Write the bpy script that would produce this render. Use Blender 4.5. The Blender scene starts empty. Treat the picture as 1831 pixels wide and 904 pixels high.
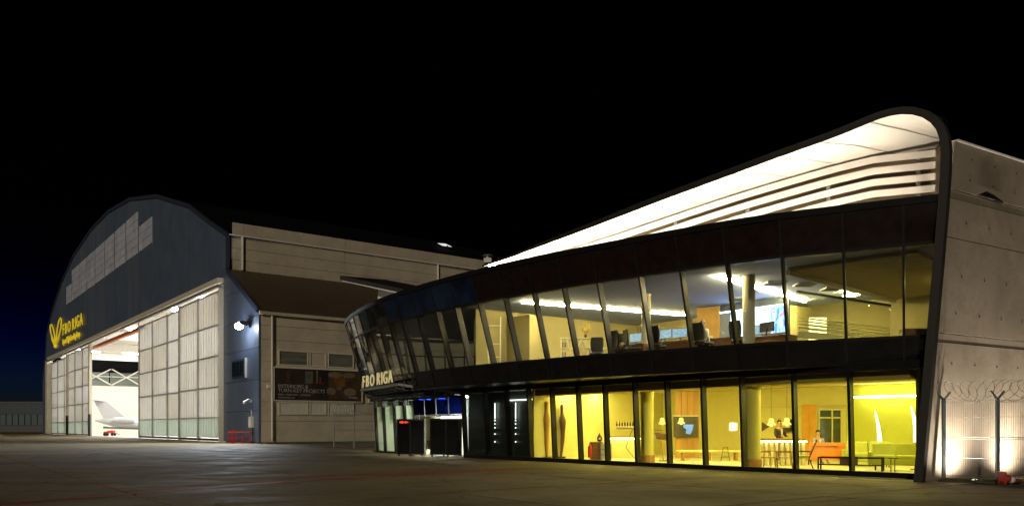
import bpy, bmesh, math, random
from mathutils import Vector, Matrix

# ------------------------------------------------------------------ camera
SC = bpy.context.scene
COL = SC.collection
R = math.radians
CZ = 1.6                         # eye height in metres
FPX, CX, HY = 1450.0, 915.5, 763.0   # focal length, centre and horizon of the photograph in its own pixels
cam_d = bpy.data.cameras.new('camera')
cam = bpy.data.objects.new('camera', cam_d)
COL.objects.link(cam)
cam.location = (0, 0, CZ)
cam.rotation_euler = (R(90), 0, 0)
cam_d.sensor_width = 36.0
cam_d.lens = 36.0 * FPX / 1831.0
cam_d.shift_y = (HY - 452.0) / 1831.0
cam_d.clip_start = 0.1
cam_d.clip_end = 6000
SC.camera = cam

# ------------------------------------------------------------------ world, sun, exposure
world = bpy.data.worlds.new('World')
SC.world = world
world.use_nodes = True
wn = world.node_tree
bg = wn.nodes['Background']
sky = wn.nodes.new('ShaderNodeTexSky')
sky.sky_type = 'NISHITA'
sky.sun_disc = False
sky.sun_elevation = R(-9.0)
sky.sun_rotation = R(-42)
sky.altitude = 10
sky.air_density = 1.0
sky.dust_density = 0.0
sky.ozone_density = 6.0
wn.links.new(sky.outputs[0], bg.inputs[0])
bg.inputs[1].default_value = 6.0
sun_d = bpy.data.lights.new('sun', 'SUN')
sun_d.energy = 0.95
sun_d.angle = R(3)
sun_d.color = (1.0, 0.86, 0.66)
sun = bpy.data.objects.new('sun', sun_d)
COL.objects.link(sun)
sun.rotation_euler = Vector((0.30, 0.90, -0.26)).to_track_quat('-Z', 'Y').to_euler()
SC.view_settings.view_transform = 'Standard'
SC.view_settings.look = 'None'
SC.view_settings.gamma = 1.0
SC.view_settings.exposure = 0.0
SC.view_settings.use_curve_mapping = False
SC.render.engine = 'CYCLES'
cy = SC.cycles
cy.use_denoising = True
try:
    cy.denoiser = 'OPENIMAGEDENOISE'
    cy.denoising_input_passes = 'RGB_ALBEDO_NORMAL'
except Exception:
    pass
cy.max_bounces = 10
cy.diffuse_bounces = 4
cy.glossy_bounces = 3
cy.transmission_bounces = 4
cy.transparent_max_bounces = 16
cy.sample_clamp_indirect = 4.0
cy.caustics_reflective = False
cy.caustics_refractive = False
cy.use_light_tree = True
rnd = random.Random(7)

# ------------------------------------------------------------------ materials
MATS = {}
def mat(name, col, rough=0.6, metal=0.0, var=0.12, scale=3.0, bump=0.0, bscale=40.0, spec=0.5, coat=0.0, stretch=(1, 1, 1), dirt=None):
    """principled surface with uneven colour, gloss and fine relief, in object coordinates"""
    if name in MATS: return MATS[name]
    m = bpy.data.materials.new(name); m.use_nodes = True
    nt = m.node_tree; b = nt.nodes['Principled BSDF']
    b.inputs['Roughness'].default_value = rough
    b.inputs['Metallic'].default_value = metal
    b.inputs['Specular IOR Level'].default_value = spec
    b.inputs['Coat Weight'].default_value = coat
    geo = nt.nodes.new('ShaderNodeNewGeometry')
    mp = nt.nodes.new('ShaderNodeMapping'); mp.inputs['Scale'].default_value = stretch
    nt.links.new(geo.outputs['Position'], mp.inputs['Vector'])
    n = nt.nodes.new('ShaderNodeTexNoise'); n.inputs['Scale'].default_value = scale; n.inputs['Detail'].default_value = 6
    nt.links.new(mp.outputs[0], n.inputs['Vector'])
    r = nt.nodes.new('ShaderNodeValToRGB')
    lo = tuple(c * (1 - var) for c in col); hi = tuple(min(1, c * (1 + var)) for c in col)
    r.color_ramp.elements[0].position = 0.3; r.color_ramp.elements[1].position = 0.7
    r.color_ramp.elements[0].color = (*lo, 1); r.color_ramp.elements[1].color = (*hi, 1)
    nt.links.new(n.outputs['Fac'], r.inputs[0])
    out = r.outputs[0]
    if dirt:
        n2 = nt.nodes.new('ShaderNodeTexNoise'); n2.inputs['Scale'].default_value = dirt[1]; n2.inputs['Detail'].default_value = 8; n2.inputs['Roughness'].default_value = 0.7
        nt.links.new(mp.outputs[0], n2.inputs['Vector'])
        r2 = nt.nodes.new('ShaderNodeValToRGB'); r2.color_ramp.elements[0].position = 0.45; r2.color_ramp.elements[1].position = 0.75
        nt.links.new(n2.outputs['Fac'], r2.inputs[0])
        mx = nt.nodes.new('ShaderNodeMix'); mx.data_type = 'RGBA'
        nt.links.new(r2.outputs[0], mx.inputs[0]); nt.links.new(out, mx.inputs[6]); mx.inputs[7].default_value = (*dirt[0], 1)
        out = mx.outputs[2]
    nt.links.new(out, b.inputs['Base Color'])
    rr = nt.nodes.new('ShaderNodeMapRange'); rr.inputs[3].default_value = max(0.02, rough - 0.08); rr.inputs[4].default_value = min(1, rough + 0.08)
    nt.links.new(n.outputs['Fac'], rr.inputs[0]); nt.links.new(rr.outputs[0], b.inputs['Roughness'])
    if bump:
        n3 = nt.nodes.new('ShaderNodeTexNoise'); n3.inputs['Scale'].default_value = bscale; n3.inputs['Detail'].default_value = 5
        nt.links.new(mp.outputs[0], n3.inputs['Vector'])
        bp = nt.nodes.new('ShaderNodeBump'); bp.inputs['Strength'].default_value = bump; bp.inputs['Distance'].default_value = 0.03
        nt.links.new(n3.outputs['Fac'], bp.inputs['Height']); nt.links.new(bp.outputs[0], b.inputs['Normal'])
    MATS[name] = m
    return m

def emit(name, col, strength):
    if name in MATS: return MATS[name]
    m = bpy.data.materials.new(name); m.use_nodes = True
    b = m.node_tree.nodes['Principled BSDF']
    b.inputs['Base Color'].default_value = (*[min(1, c) for c in col], 1)
    b.inputs['Emission Color'].default_value = (*col, 1)
    b.inputs['Emission Strength'].default_value = strength
    MATS[name] = m
    return m

def glass(name, tint, refl=1.0, rough=0.0, wav=0.0):
    """thin architectural glazing: clear transmission with a fresnel mirror reflection"""
    if name in MATS: return MATS[name]
    m = bpy.data.materials.new(name); m.use_nodes = True
    nt = m.node_tree; nt.nodes.clear()
    o = nt.nodes.new('ShaderNodeOutputMaterial'); t = nt.nodes.new('ShaderNodeBsdfTransparent'); g = nt.nodes.new('ShaderNodeBsdfGlossy')
    t.inputs[0].default_value = (*tint, 1); g.inputs['Roughness'].default_value = rough; g.inputs['Color'].default_value = (refl, refl, refl, 1)
    lw = nt.nodes.new('ShaderNodeLayerWeight'); lw.inputs[0].default_value = 0.5
    pw = nt.nodes.new('ShaderNodeMath'); pw.operation = 'POWER'; pw.inputs[1].default_value = 5.0; nt.links.new(lw.outputs['Facing'], pw.inputs[0])
    fr = nt.nodes.new('ShaderNodeMath'); fr.operation = 'MULTIPLY_ADD'; fr.inputs[1].default_value = 0.92; fr.inputs[2].default_value = 0.045; nt.links.new(pw.outputs[0], fr.inputs[0])
    mx = nt.nodes.new('ShaderNodeMixShader')
    nt.links.new(fr.outputs[0], mx.inputs[0]); nt.links.new(t.outputs[0], mx.inputs[1]); nt.links.new(g.outputs[0], mx.inputs[2]); nt.links.new(mx.outputs[0], o.inputs[0])
    if wav:
        n = nt.nodes.new('ShaderNodeTexNoise'); n.inputs['Scale'].default_value = 0.9; n.inputs['Detail'].default_value = 1
        geo = nt.nodes.new('ShaderNodeNewGeometry'); nt.links.new(geo.outputs['Position'], n.inputs['Vector'])
        bp = nt.nodes.new('ShaderNodeBump'); bp.inputs['Strength'].default_value = wav; bp.inputs['Distance'].default_value = 0.05
        nt.links.new(n.outputs['Fac'], bp.inputs['Height']); nt.links.new(bp.outputs[0], g.inputs['Normal'])
    MATS[name] = m
    return m

def translucent(name, col, back=0.6, rough=0.4):
    """cloudy plastic or frosted sheet that lets light through from behind"""
    if name in MATS: return MATS[name]
    m = bpy.data.materials.new(name); m.use_nodes = True
    nt = m.node_tree; b = nt.nodes['Principled BSDF']; o = nt.nodes['Material Output']
    b.inputs['Base Color'].default_value = (*col, 1); b.inputs['Roughness'].default_value = rough
    t = nt.nodes.new('ShaderNodeBsdfTranslucent'); t.inputs[0].default_value = (*col, 1)
    geo = nt.nodes.new('ShaderNodeNewGeometry')
    n = nt.nodes.new('ShaderNodeTexNoise'); n.inputs['Scale'].default_value = 0.5; n.inputs['Detail'].default_value = 6
    nt.links.new(geo.outputs['Position'], n.inputs['Vector'])
    rg = nt.nodes.new('ShaderNodeMapRange'); rg.inputs[3].default_value = back - 0.12; rg.inputs[4].default_value = back + 0.12
    nt.links.new(n.outputs['Fac'], rg.inputs[0])
    mx = nt.nodes.new('ShaderNodeMixShader'); nt.links.new(rg.outputs[0], mx.inputs[0])
    nt.links.new(b.outputs[0], mx.inputs[1]); nt.links.new(t.outputs[0], mx.inputs[2]); nt.links.new(mx.outputs[0], o.inputs[0])
    MATS[name] = m
    return m

def stripes(name, cols, scale, axis='Z', strength=1.0):
    """flat screen content: bands of print that glow"""
    m = bpy.data.materials.new(name); m.use_nodes = True
    nt = m.node_tree; b = nt.nodes['Principled BSDF']
    geo = nt.nodes.new('ShaderNodeNewGeometry'); mp = nt.nodes.new('ShaderNodeMapping')
    mp.inputs['Scale'].default_value = scale
    nt.links.new(geo.outputs['Position'], mp.inputs['Vector'])
    v = nt.nodes.new('ShaderNodeTexNoise'); v.inputs['Scale'].default_value = 1.0; v.inputs['Detail'].default_value = 2
    nt.links.new(mp.outputs[0], v.inputs['Vector'])
    r = nt.nodes.new('ShaderNodeValToRGB'); r.color_ramp.interpolation = 'CONSTANT'
    r.color_ramp.elements[0].color = (*cols[0], 1); r.color_ramp.elements[1].color = (*cols[-1], 1); r.color_ramp.elements[1].position = 0.62
    for k, c in enumerate(cols[1:-1]):
        e = r.color_ramp.elements.new(0.40 + 0.2 * (k + 0.3) / max(1, len(cols) - 2)); e.color = (*c, 1)
    nt.links.new(v.outputs['Fac'], r.inputs[0])
    b.inputs['Base Color'].default_value = (0.02, 0.02, 0.02, 1)
    nt.links.new(r.outputs[0], b.inputs['Emission Color']); b.inputs['Emission Strength'].default_value = strength
    return m

# ------------------------------------------------------------------ mesh building
WPOS = {}
def V(*a): return Vector(a)
def gp(px, D, z=0.0): return Vector(((px - CX) / FPX * D, D, z))       # photo column + distance -> place on the ground
def hz(py, D): return CZ + (HY - py) * D / FPX                          # photo row + distance -> height

class MB:
    def __init__(s): s.v, s.f = [], []
    def add(s, vs, fs):
        o = len(s.v); s.v += [Vector(p) for p in vs]; s.f += [tuple(i + o for i in f) for f in fs]; return s
    def box(s, c, size, M=None):
        M = M or Matrix.Identity(3); c = Vector(c); x, y, z = (k / 2 for k in size)
        vs = [c + M @ Vector((a * x, b * y, d * z)) for d in (-1, 1) for a, b in ((-1, -1), (1, -1), (1, 1), (-1, 1))]
        return s.add(vs, [(3, 2, 1, 0), (4, 5, 6, 7), (0, 1, 5, 4), (1, 2, 6, 5), (2, 3, 7, 6), (3, 0, 4, 7)])
    def slab(s, q, t):
        """polygon q (3D points) thickened by vector t"""
        n = len(q); t = Vector(t); q = [Vector(p) for p in q]
        return s.add(q + [p + t for p in q], [tuple(range(n)), tuple(reversed(range(n, 2 * n)))] + [(i, i + n, (i + 1) % n + n, (i + 1) % n) for i in range(n)])
    def bar(s, a, b, w, h, up=(0, 0, 1)):
        a, b = Vector(a), Vector(b); d = (b - a); L = d.length; d.normalize(); up = Vector(up)
        sx = d.cross(up)
        if sx.length < 1e-4: sx = d.cross(Vector((1, 0, 0)))
        sx.normalize(); uz = sx.cross(d)
        return s.box((a + b) / 2, (w, L, h), Matrix((sx, d, uz)).transposed())
    def tube(s, pts, r, n=6, closed=False):
        pts = [Vector(p) for p in pts]; N = len(pts); rs = r if isinstance(r, (list, tuple)) else [r] * N
        vs, fs, prev = [], [], None
        for i, p in enumerate(pts):
            d = (pts[(i + 1) % N] - pts[i - 1]) if (closed or 0 < i < N - 1) else (pts[1] - pts[0] if i == 0 else pts[-1] - pts[-2])
            d.normalize()
            if prev is None:
                prev = d.cross(Vector((0, 0, 1)))
                if prev.length < 1e-3: prev = d.cross(Vector((1, 0, 0)))
            prev = (prev - d * prev.dot(d)).normalized(); q = d.cross(prev)
            vs += [p + (prev * math.cos(2 * math.pi * k / n) + q * math.sin(2 * math.pi * k / n)) * rs[i] for k in range(n)]
        for i in range(N if closed else N - 1):
            j = (i + 1) % N
            fs += [(i * n + k, i * n + (k + 1) % n, j * n + (k + 1) % n, j * n + k) for k in range(n)]
        if not closed: fs += [tuple(reversed(range(n))), tuple(range((N - 1) * n, N * n))]
        return s.add(vs, fs)
    def lathe(s, c, prof, n=16):
        c = Vector(c); vs, fs = [], []
        for r, z in prof: vs += [c + Vector((r * math.cos(2 * math.pi * k / n), r * math.sin(2 * math.pi * k / n), z)) for k in range(n)]
        for i in range(len(prof) - 1): fs += [(i * n + k, i * n + (k + 1) % n, (i + 1) * n + (k + 1) % n, (i + 1) * n + k) for k in range(n)]
        fs += [tuple(reversed(range(n))), tuple(range((len(prof) - 1) * n, len(prof) * n))]
        return s.add(vs, fs)
    def grid(s, rows):
        n = len(rows[0]); vs = [p for r_ in rows for p in r_]
        return s.add(vs, [(i * n + k, i * n + k + 1, (i + 1) * n + k + 1, (i + 1) * n + k) for i in range(len(rows) - 1) for k in range(n - 1)])
    def sheet(s, rows, off):
        """a curved sheet with real thickness: grid, its copy moved by off(point), closed round the rim"""
        a = [[Vector(p) for p in r_] for r_ in rows]; b = [[p + Vector(off) for p in r_] for r_ in a]
        s.grid(a); s.grid([list(reversed(r_)) for r_ in b])
        for e, f in ((a[0], b[0]), (b[-1], a[-1]), ([r_[0] for r_ in b], [r_[0] for r_ in a]), ([r_[-1] for r_ in a], [r_[-1] for r_ in b])): s.grid([e, f])
        return s
    def sphere(s, c, r, n=12, m=8, sc=(1, 1, 1)):
        c = Vector(c); vs, fs = [], []
        for i in range(m + 1):
            th = math.pi * i / m
            vs += [c + Vector((r * sc[0] * math.sin(th) * math.cos(2 * math.pi * k / n), r * sc[1] * math.sin(th) * math.sin(2 * math.pi * k / n), r * sc[2] * math.cos(th))) for k in range(n)]
        for i in range(m): fs += [(i * n + k, (i + 1) * n + k, (i + 1) * n + (k + 1) % n, i * n + (k + 1) % n) for k in range(n)]
        return s.add(vs, fs)
    def build(s, name, material, parent=None, smooth=False, bevel=0.0, base=None):
        me = bpy.data.meshes.new(name)
        if parent is not None: org = WPOS[parent.name]
        elif base is not None: org = Vector(base)
        else:
            xs = [p.x for p in s.v]; ys = [p.y for p in s.v]; zs = [p.z for p in s.v]
            org = Vector(((min(xs) + max(xs)) / 2, (min(ys) + max(ys)) / 2, min(zs)))
        me.from_pydata([p - org for p in s.v], [], s.f)
        if smooth:
            me.polygons.foreach_set('use_smooth', [True] * len(me.polygons))
        me.materials.append(material); me.update()
        o = bpy.data.objects.new(name, me); COL.objects.link(o)
        if parent is not None: o.parent = parent
        else: o.location = org
        WPOS[o.name] = org
        if bevel:
            b = o.modifiers.new('edge', 'BEVEL'); b.width = bevel; b.segments = 2; b.limit_method = 'ANGLE'
        return o

def tag(o, label, cat, group=None):
    o['label'] = label; o['category'] = cat
    if group: o['group'] = group
    return o
def thing(name, label, cat, loc, group=None):
    o = bpy.data.objects.new(name, None); COL.objects.link(o); o.location = loc; o.empty_display_size = 0.3
    WPOS[o.name] = Vector(loc)
    return tag(o, label, cat, group)
def struct(o, kind='structure'):
    o['kind'] = kind; return o
def part_label(o, label): o['label'] = label; return o

def text_mesh(name, body, size, origin, ex, ez, material, parent, depth=0.02, sx=1.0, bold=0.0, shear=0.0, align='LEFT'):
    """real lettering: text outline extruded, standing in the plane of ex (reading direction) and ez (up)"""
    cu = bpy.data.curves.new(name, 'FONT'); cu.body = body; cu.size = size; cu.extrude = depth / 2; cu.offset = bold; cu.shear = shear; cu.align_x = align
    cu.resolution_u = 3
    t = bpy.data.objects.new(name, cu); COL.objects.link(t)
    dg = bpy.context.evaluated_depsgraph_get(); dg.update()
    me = bpy.data.meshes.new_from_object(t.evaluated_get(dg))
    COL.objects.unlink(t); bpy.data.objects.remove(t)
    ex, ez = Vector(ex).normalized(), Vector(ez).normalized(); ey = ex.cross(ez)
    M = Matrix((ex * sx, ez, ey * -1)).transposed()
    org = WPOS[parent.name] if parent is not None else Vector(origin)
    for v in me.vertices: v.co = M @ v.co + Vector(origin) - org
    me.name = name; me.materials.clear(); me.materials.append(material)
    o = bpy.data.objects.new(name, me); COL.objects.link(o)
    if parent is not None: o.parent = parent
    else: o.location = org
    WPOS[o.name] = org
    return o

def copy_tree(o, parent=None):
    c = o.copy(); COL.objects.link(c); c.parent = parent
    for ch in list(o.children): copy_tree(ch, c)
    return c

def lamp(name, kind, loc, power, col, parent=None, aim=None, size=0.2, spot=60, blend=0.6):
    d = bpy.data.lights.new(name, kind); d.energy = power; d.color = col
    if kind in ('POINT', 'SPOT'): d.shadow_soft_size = size
    if kind == 'SPOT': d.spot_size = R(spot); d.spot_blend = blend
    o = bpy.data.objects.new(name, d); COL.objects.link(o); o.location = loc
    if aim is not None: o.rotation_euler = (Vector(aim) - Vector(loc)).to_track_quat('-Z', 'Y').to_euler()
    if parent is not None: o.parent = parent; o.location = Vector(loc) - WPOS[parent.name]
    return o

# plan curves --------------------------------------------------------
class Plan:
    def __init__(s, pts, n=24):
        P = [Vector((p[0], p[1])) for p in pts]; P = [P[0] * 2 - P[1]] + P + [P[-1] * 2 - P[-2]]
        q = []
        for i in range(1, len(P) - 2):
            for k in range(n):
                t = k / n; a, b, c, d = P[i - 1:i + 3]
                q.append(0.5 * ((2 * b) + (c - a) * t + (2 * a - 5 * b + 4 * c - d) * t * t + (3 * b - a - 3 * c + d) * t ** 3))
        q.append(P[-2]); s.q = q; s.L = [0]
        for a, b in zip(q, q[1:]): s.L.append(s.L[-1] + (b - a).length)
        s.len = s.L[-1]
    def at(s, t):
        import bisect
        if t <= 0: return s.q[0] + (s.q[1] - s.q[0]).normalized() * t
        i = min(len(s.q) - 2, max(0, bisect.bisect_right(s.L, t) - 1))
        return s.q[i].lerp(s.q[i + 1], (t - s.L[i]) / (s.L[i + 1] - s.L[i]))
    def tan(s, t): return (s.at(t + 0.4) - s.at(t - 0.4)).normalized()
    def nin(s, t):                       # towards the inside of the building (right of travel)
        d = s.tan(t); return Vector((d.y, -d.x))
def solve_px(fn, px, s0, s1):
    """arc length where the surface line fn(s) crosses photo column px"""
    f = lambda s: CX + FPX * fn(s).x / fn(s).y - px
    best = None; N = 400
    for i in range(N):
        a, b = s0 + (s1 - s0) * i / N, s0 + (s1 - s0) * (i + 1) / N
        if f(a) * f(b) <= 0:
            for _ in range(30):
                m = (a + b) / 2
                if f(a) * f(m) <= 0: b = m
                else: a = m
            return a
    raise ValueError('no crossing %s' % px)

# ------------------------------------------------------------------ shared materials
def apron_material():
    m = bpy.data.materials.new('apron_concrete'); m.use_nodes = True; nt = m.node_tree; b = nt.nodes['Principled BSDF']; L = nt.links.new
    geo = nt.nodes.new('ShaderNodeNewGeometry')
    def noise(scale, detail, stretch=None, rough=.6):
        n = nt.nodes.new('ShaderNodeTexNoise'); n.inputs['Scale'].default_value = scale; n.inputs['Detail'].default_value = detail; n.inputs['Roughness'].default_value = rough
        if stretch:
            mp = nt.nodes.new('ShaderNodeMapping'); mp.inputs['Rotation'].default_value = (0, 0, stretch[1]); mp.inputs['Scale'].default_value = stretch[0]; L(geo.outputs['Position'], mp.inputs[0]); L(mp.outputs[0], n.inputs['Vector'])
        else: L(geo.outputs['Position'], n.inputs['Vector'])
        return n.outputs['Fac']
    def ramp(src, p0, p1, c0, c1):
        r = nt.nodes.new('ShaderNodeValToRGB'); r.color_ramp.elements[0].position = p0; r.color_ramp.elements[1].position = p1
        r.color_ramp.elements[0].color = (*c0, 1); r.color_ramp.elements[1].color = (*c1, 1); L(src, r.inputs[0]); return r.outputs[0]
    def mul(a, c, f=1.0):
        x = nt.nodes.new('ShaderNodeMix'); x.data_type = 'RGBA'; x.blend_type = 'MULTIPLY'; x.inputs[0].default_value = f; L(a, x.inputs[6]); L(c, x.inputs[7]); return x.outputs[2]
    base = ramp(noise(.16, 8), .3, .7, (.17, .130, .072), (.29, .228, .130))
    stains = ramp(noise(.55, 10, None, .72), .52, .68, (1, 1, 1), (.42, .40, .38))
    tyre = ramp(noise(1.0, 3, ((.03, 1.6, 1), .92)), .56, .66, (1, 1, 1), (.5, .5, .5))
    tyre2 = ramp(noise(1.0, 3, ((.025, 1.1, 1), 2.2)), .60, .68, (1, 1, 1), (.62, .6, .58))
    speck = ramp(noise(9, 6, None, .75), .35, .65, (.78, .78, .78), (1.12, 1.12, 1.12))
    vo = nt.nodes.new('ShaderNodeTexVoronoi'); vo.feature = 'DISTANCE_TO_EDGE'; vo.inputs['Scale'].default_value = .13
    wob = nt.nodes.new('ShaderNodeVectorMath'); wob.operation = 'MULTIPLY_ADD'; n5 = nt.nodes.new('ShaderNodeTexNoise'); n5.inputs['Scale'].default_value = .8; L(geo.outputs['Position'], n5.inputs['Vector'])
    L(n5.outputs['Color'], wob.inputs[0]); wob.inputs[1].default_value = (1.6, 1.6, 0); L(geo.outputs['Position'], wob.inputs[2]); L(wob.outputs[0], vo.inputs['Vector'])
    crack = ramp(vo.outputs['Distance'], .0012, .004, (.3, .28, .25), (1, 1, 1))
    col = mul(mul(mul(mul(mul(base, stains, .8), tyre, .8), tyre2, .7), speck), crack, .9)
    L(col, b.inputs['Base Color'])
    rr = nt.nodes.new('ShaderNodeMapRange'); rr.inputs[1].default_value = .35; rr.inputs[2].default_value = .65; rr.inputs[3].default_value = .58; rr.inputs[4].default_value = .86; b.inputs['Specular IOR Level'].default_value = .32; L(noise(.45, 7), rr.inputs[0]); L(rr.outputs[0], b.inputs['Roughness'])
    bp = nt.nodes.new('ShaderNodeBump'); bp.inputs['Strength'].default_value = .4; bp.inputs['Distance'].default_value = .02; L(noise(14, 6), bp.inputs['Height']); L(bp.outputs[0], b.inputs['Normal'])
    return m
M_apron = apron_material()
M_soil = mat('joint_filler', (0.02, 0.018, 0.015), 0.9, var=0.2)
M_field = mat('far_ground', (0.10, 0.095, 0.08), 0.9, var=0.25, scale=0.05)
M_red = mat('red_line_paint', (0.42, 0.03, 0.02), 0.6, var=0.3, scale=5, dirt=((0.14, 0.06, 0.04), 4))
M_grass = mat('grass_blades', (0.05, 0.12, 0.025), 0.7, var=0.4, scale=2)
M_navy = mat('navy_cladding', (0.10, 0.132, 0.20), 0.38, metal=0.0, var=0.10, scale=0.5, bump=0.04, bscale=1.5)
M_navy2 = mat('weathered_navy_cladding', (0.105, 0.135, 0.195), 0.46, var=0.14, scale=0.35, bump=0.05, bscale=1.5, stretch=(1, 1, .25))
M_navy_trim = mat('navy_trim', (0.035, 0.045, 0.07), 0.45, var=0.1)
M_beige = mat('beige_sandwich_panel', (0.56, 0.50, 0.39), 0.5, var=0.06, scale=0.7, bump=0.05, bscale=1.2, dirt=((0.43, 0.37, 0.28), 0.5))
M_cream = mat('cream_steel', (0.66, 0.61, 0.50), 0.5, var=0.06)
M_white = mat('white_paint', (0.78, 0.76, 0.72), 0.5, var=0.04)
M_brownroof = mat('brown_standing_roof', (0.085, 0.058, 0.035), 0.55, var=0.12, scale=0.6)
M_black = mat('black_anodised', (0.012, 0.012, 0.013), 0.35, var=0.2, spec=.25)
M_dark = mat('dark_steel', (0.045, 0.045, 0.05), 0.42, var=0.2)
M_galv = mat('galvanised_steel', (0.34, 0.35, 0.35), 0.45, metal=0.6, var=0.12, scale=9)
M_redpaint = mat('red_gloss_paint', (0.55, 0.025, 0.02), 0.35, var=0.1)
M_poly = translucent('cloudy_polycarbonate', (0.76, 0.755, 0.74), 0.62)
M_doorfr = mat('pale_door_frame', (.46, .46, .45), .5, var=.1)
M_poly2 = translucent('yellowed_polycarbonate', (0.75, 0.735, 0.70), 0.60)
M_poly3 = translucent('newer_polycarbonate', (0.79, 0.79, 0.785), 0.64)
M_polyteal = translucent('pale_green_lower_sheet', (0.70, 0.78, 0.75), 0.6)
M_polyup = mat('dusty_gable_sheet', (0.55, 0.59, 0.72), 0.35, var=.2, scale=.4)
M_hwhite = mat('hangar_white_lining', (0.74, 0.71, 0.64), 0.7, var=0.04)
M_hfloor = mat('hangar_floor_paint', (0.62, 0.58, 0.50), 0.35, var=0.08)
M_darkglass = mat('dark_window_glass', (0.012, 0.018, 0.022), 0.06, var=0.1, spec=0.6)
M_greyglass = mat('dim_window_glass', (0.16, 0.16, 0.14), 0.12, var=0.4, scale=1.2, stretch=(0.4, 0.4, 3))
M_blind = mat('white_vertical_blind', (0.66, 0.66, 0.62), 0.7, var=0.1, scale=6, stretch=(4, 4, .2))
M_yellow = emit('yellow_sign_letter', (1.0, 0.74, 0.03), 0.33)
M_yellowlit = emit('cream_lit_letter', (1.0, 0.86, 0.42), 0.32)
M_lampw = emit('cold_lamp_lens', (0.86, 0.92, 1.0), 60)

EU, EV = Vector((-0.6033, 0.7975, 0)), Vector((0.7975, 0.6033, 0))     # along the hangar front (away) and along its side (right and away)
HC = Vector((-24.74, 79.2, 0))                                          # near lower corner of the hangar
def H(u, v, z): return HC + EU * u + EV * v + Vector((0, 0, z))
def front(px, py, v=0.0):                                               # photo point -> (u, z) on the hangar front
    t = (px - CX) / FPX; c = HC + EV * v
    u = (t * c.y - c.x) / (EU.x - t * EU.y); return u, hz(py, c.y + u * EU.y)
def side(px, py, u=0.0):                                                # photo point -> (v, z) on a wall parallel to the hangar side
    t = (px - CX) / FPX; c = HC + EU * u
    v = (t * c.y - c.x) / (EV.x - t * EV.y); return v, hz(py, c.y + v * EV.y)

# ------------------------------------------------------------------ ground
g = MB(); g.add([(-3000, -200, -0.06), (3000, -200, -0.06), (3000, 5000, -0.06), (-3000, 5000, -0.06)], [(0, 1, 2, 3)])
ground = struct(g.build('ground', M_field, base=(0, 0, -0.06)))
apron = MB(); apron.slab([(-150, -25, -0.03), (60, -25, -0.03), (60, 260, -0.03), (-150, 260, -0.03)], (0, 0, -0.025))
apron = struct(apron.build('apron', M_soil, base=(0, 0, -0.055)))
SL = 6.3
def corner(i, j): return EU * (10.6 + SL * i) + EV * (4.5 + SL * j)
slab_me = {}
far = MB()
for i in range(-6, 40):
    for j in range(-22, 24):
        c = corner(i, j) + (EU + EV) * SL / 2
        if c.y < -14 or c.y > 240 or c.x < -145 or c.x > 55: continue
        if c.y > 5 and abs(c.x) / c.y > 0.75: continue
        rel = c - HC
        if rel.dot(EU) > -1 and rel.dot(EV) > 2: continue               # under the hangar
        hw = SL / 2 - 0.04
        if c.y < 46 and c.y > -14:
            k = rnd.randrange(3); key = ('s', k)
            if key not in slab_me:
                b = 0.02; m = MB()
                top = [(-hw + b, -hw + b, 0.03), (hw - b, -hw + b, 0.03), (hw - b, hw - b, 0.03), (-hw + b, hw - b, 0.03)]
                mid = [(-hw, -hw, 0.022), (hw, -hw, 0.022), (hw, hw, 0.022), (-hw, hw, 0.022)]; bot = [(x, y, 0) for x, y, _ in mid]
                m.add(top + mid + bot, [(0, 1, 2, 3)] + [(4 + a, 4 + (a + 1) % 4, (a + 1) % 4, a) for a in range(4)] + [(8 + a, 8 + (a + 1) % 4, 4 + (a + 1) % 4, 4 + a) for a in range(4)])
                me = bpy.data.meshes.new('concrete_slab'); me.from_pydata(m.v, [], m.f); me.materials.append(M_apron); slab_me[key] = me
            o = bpy.data.objects.new('concrete_slab', slab_me[key]); COL.objects.link(o); o.parent = apron
            o.location = c + Vector((0, 0, 0.055 - 0.03 + rnd.uniform(-0.004, 0.0) - 0.0)); o.rotation_euler = (rnd.uniform(-.0006, .0006), rnd.uniform(-.0006, .0006), math.atan2(EU.y, EU.x))
        else:
            a = [c + EU * hw * p + EV * hw * q + Vector((0, 0, -0.03)) for p, q in ((-1, -1), (-1, 1), (1, 1), (1, -1))]
            far.slab(a, (0, 0, 0.028))
fo = far.build('far_slab_field', M_apron, apron); fo['kind'] = 'stuff'

def painted(name, pts, w, m, z=0.006):
    b = MB(); L, Rr = [], []
    for i, p in enumerate(pts):
        d = (Vector(pts[min(i + 1, len(pts) - 1)]) - Vector(pts[max(i - 1, 0)])).normalized(); n = Vector((-d.y, d.x)) * w / 2
        L.append((p[0] + n.x, p[1] + n.y, z)); Rr.append((p[0] - n.x, p[1] - n.y, z))
    b.grid([Rr, L]); return struct(b.build(name, m))
pl = Plan([(-13.5, 12.5), (-10.3, 17.4), (-8.4, 21.0), (-6.2, 24.3), (-2.4, 28.2), (0.6, 31.0)])
painted('red_guide_line', [pl.at(pl.len * k / 60) for k in range(61)], 0.42, M_red)
pl2 = Plan([(-10.3, 25.5), (-6, 27.0), (-2.2, 29.4), (0.4, 31.1)])
painted('red_branch_line', [pl2.at(pl2.len * k / 40) for k in range(41)], 0.34, M_red, 0.010)

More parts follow.
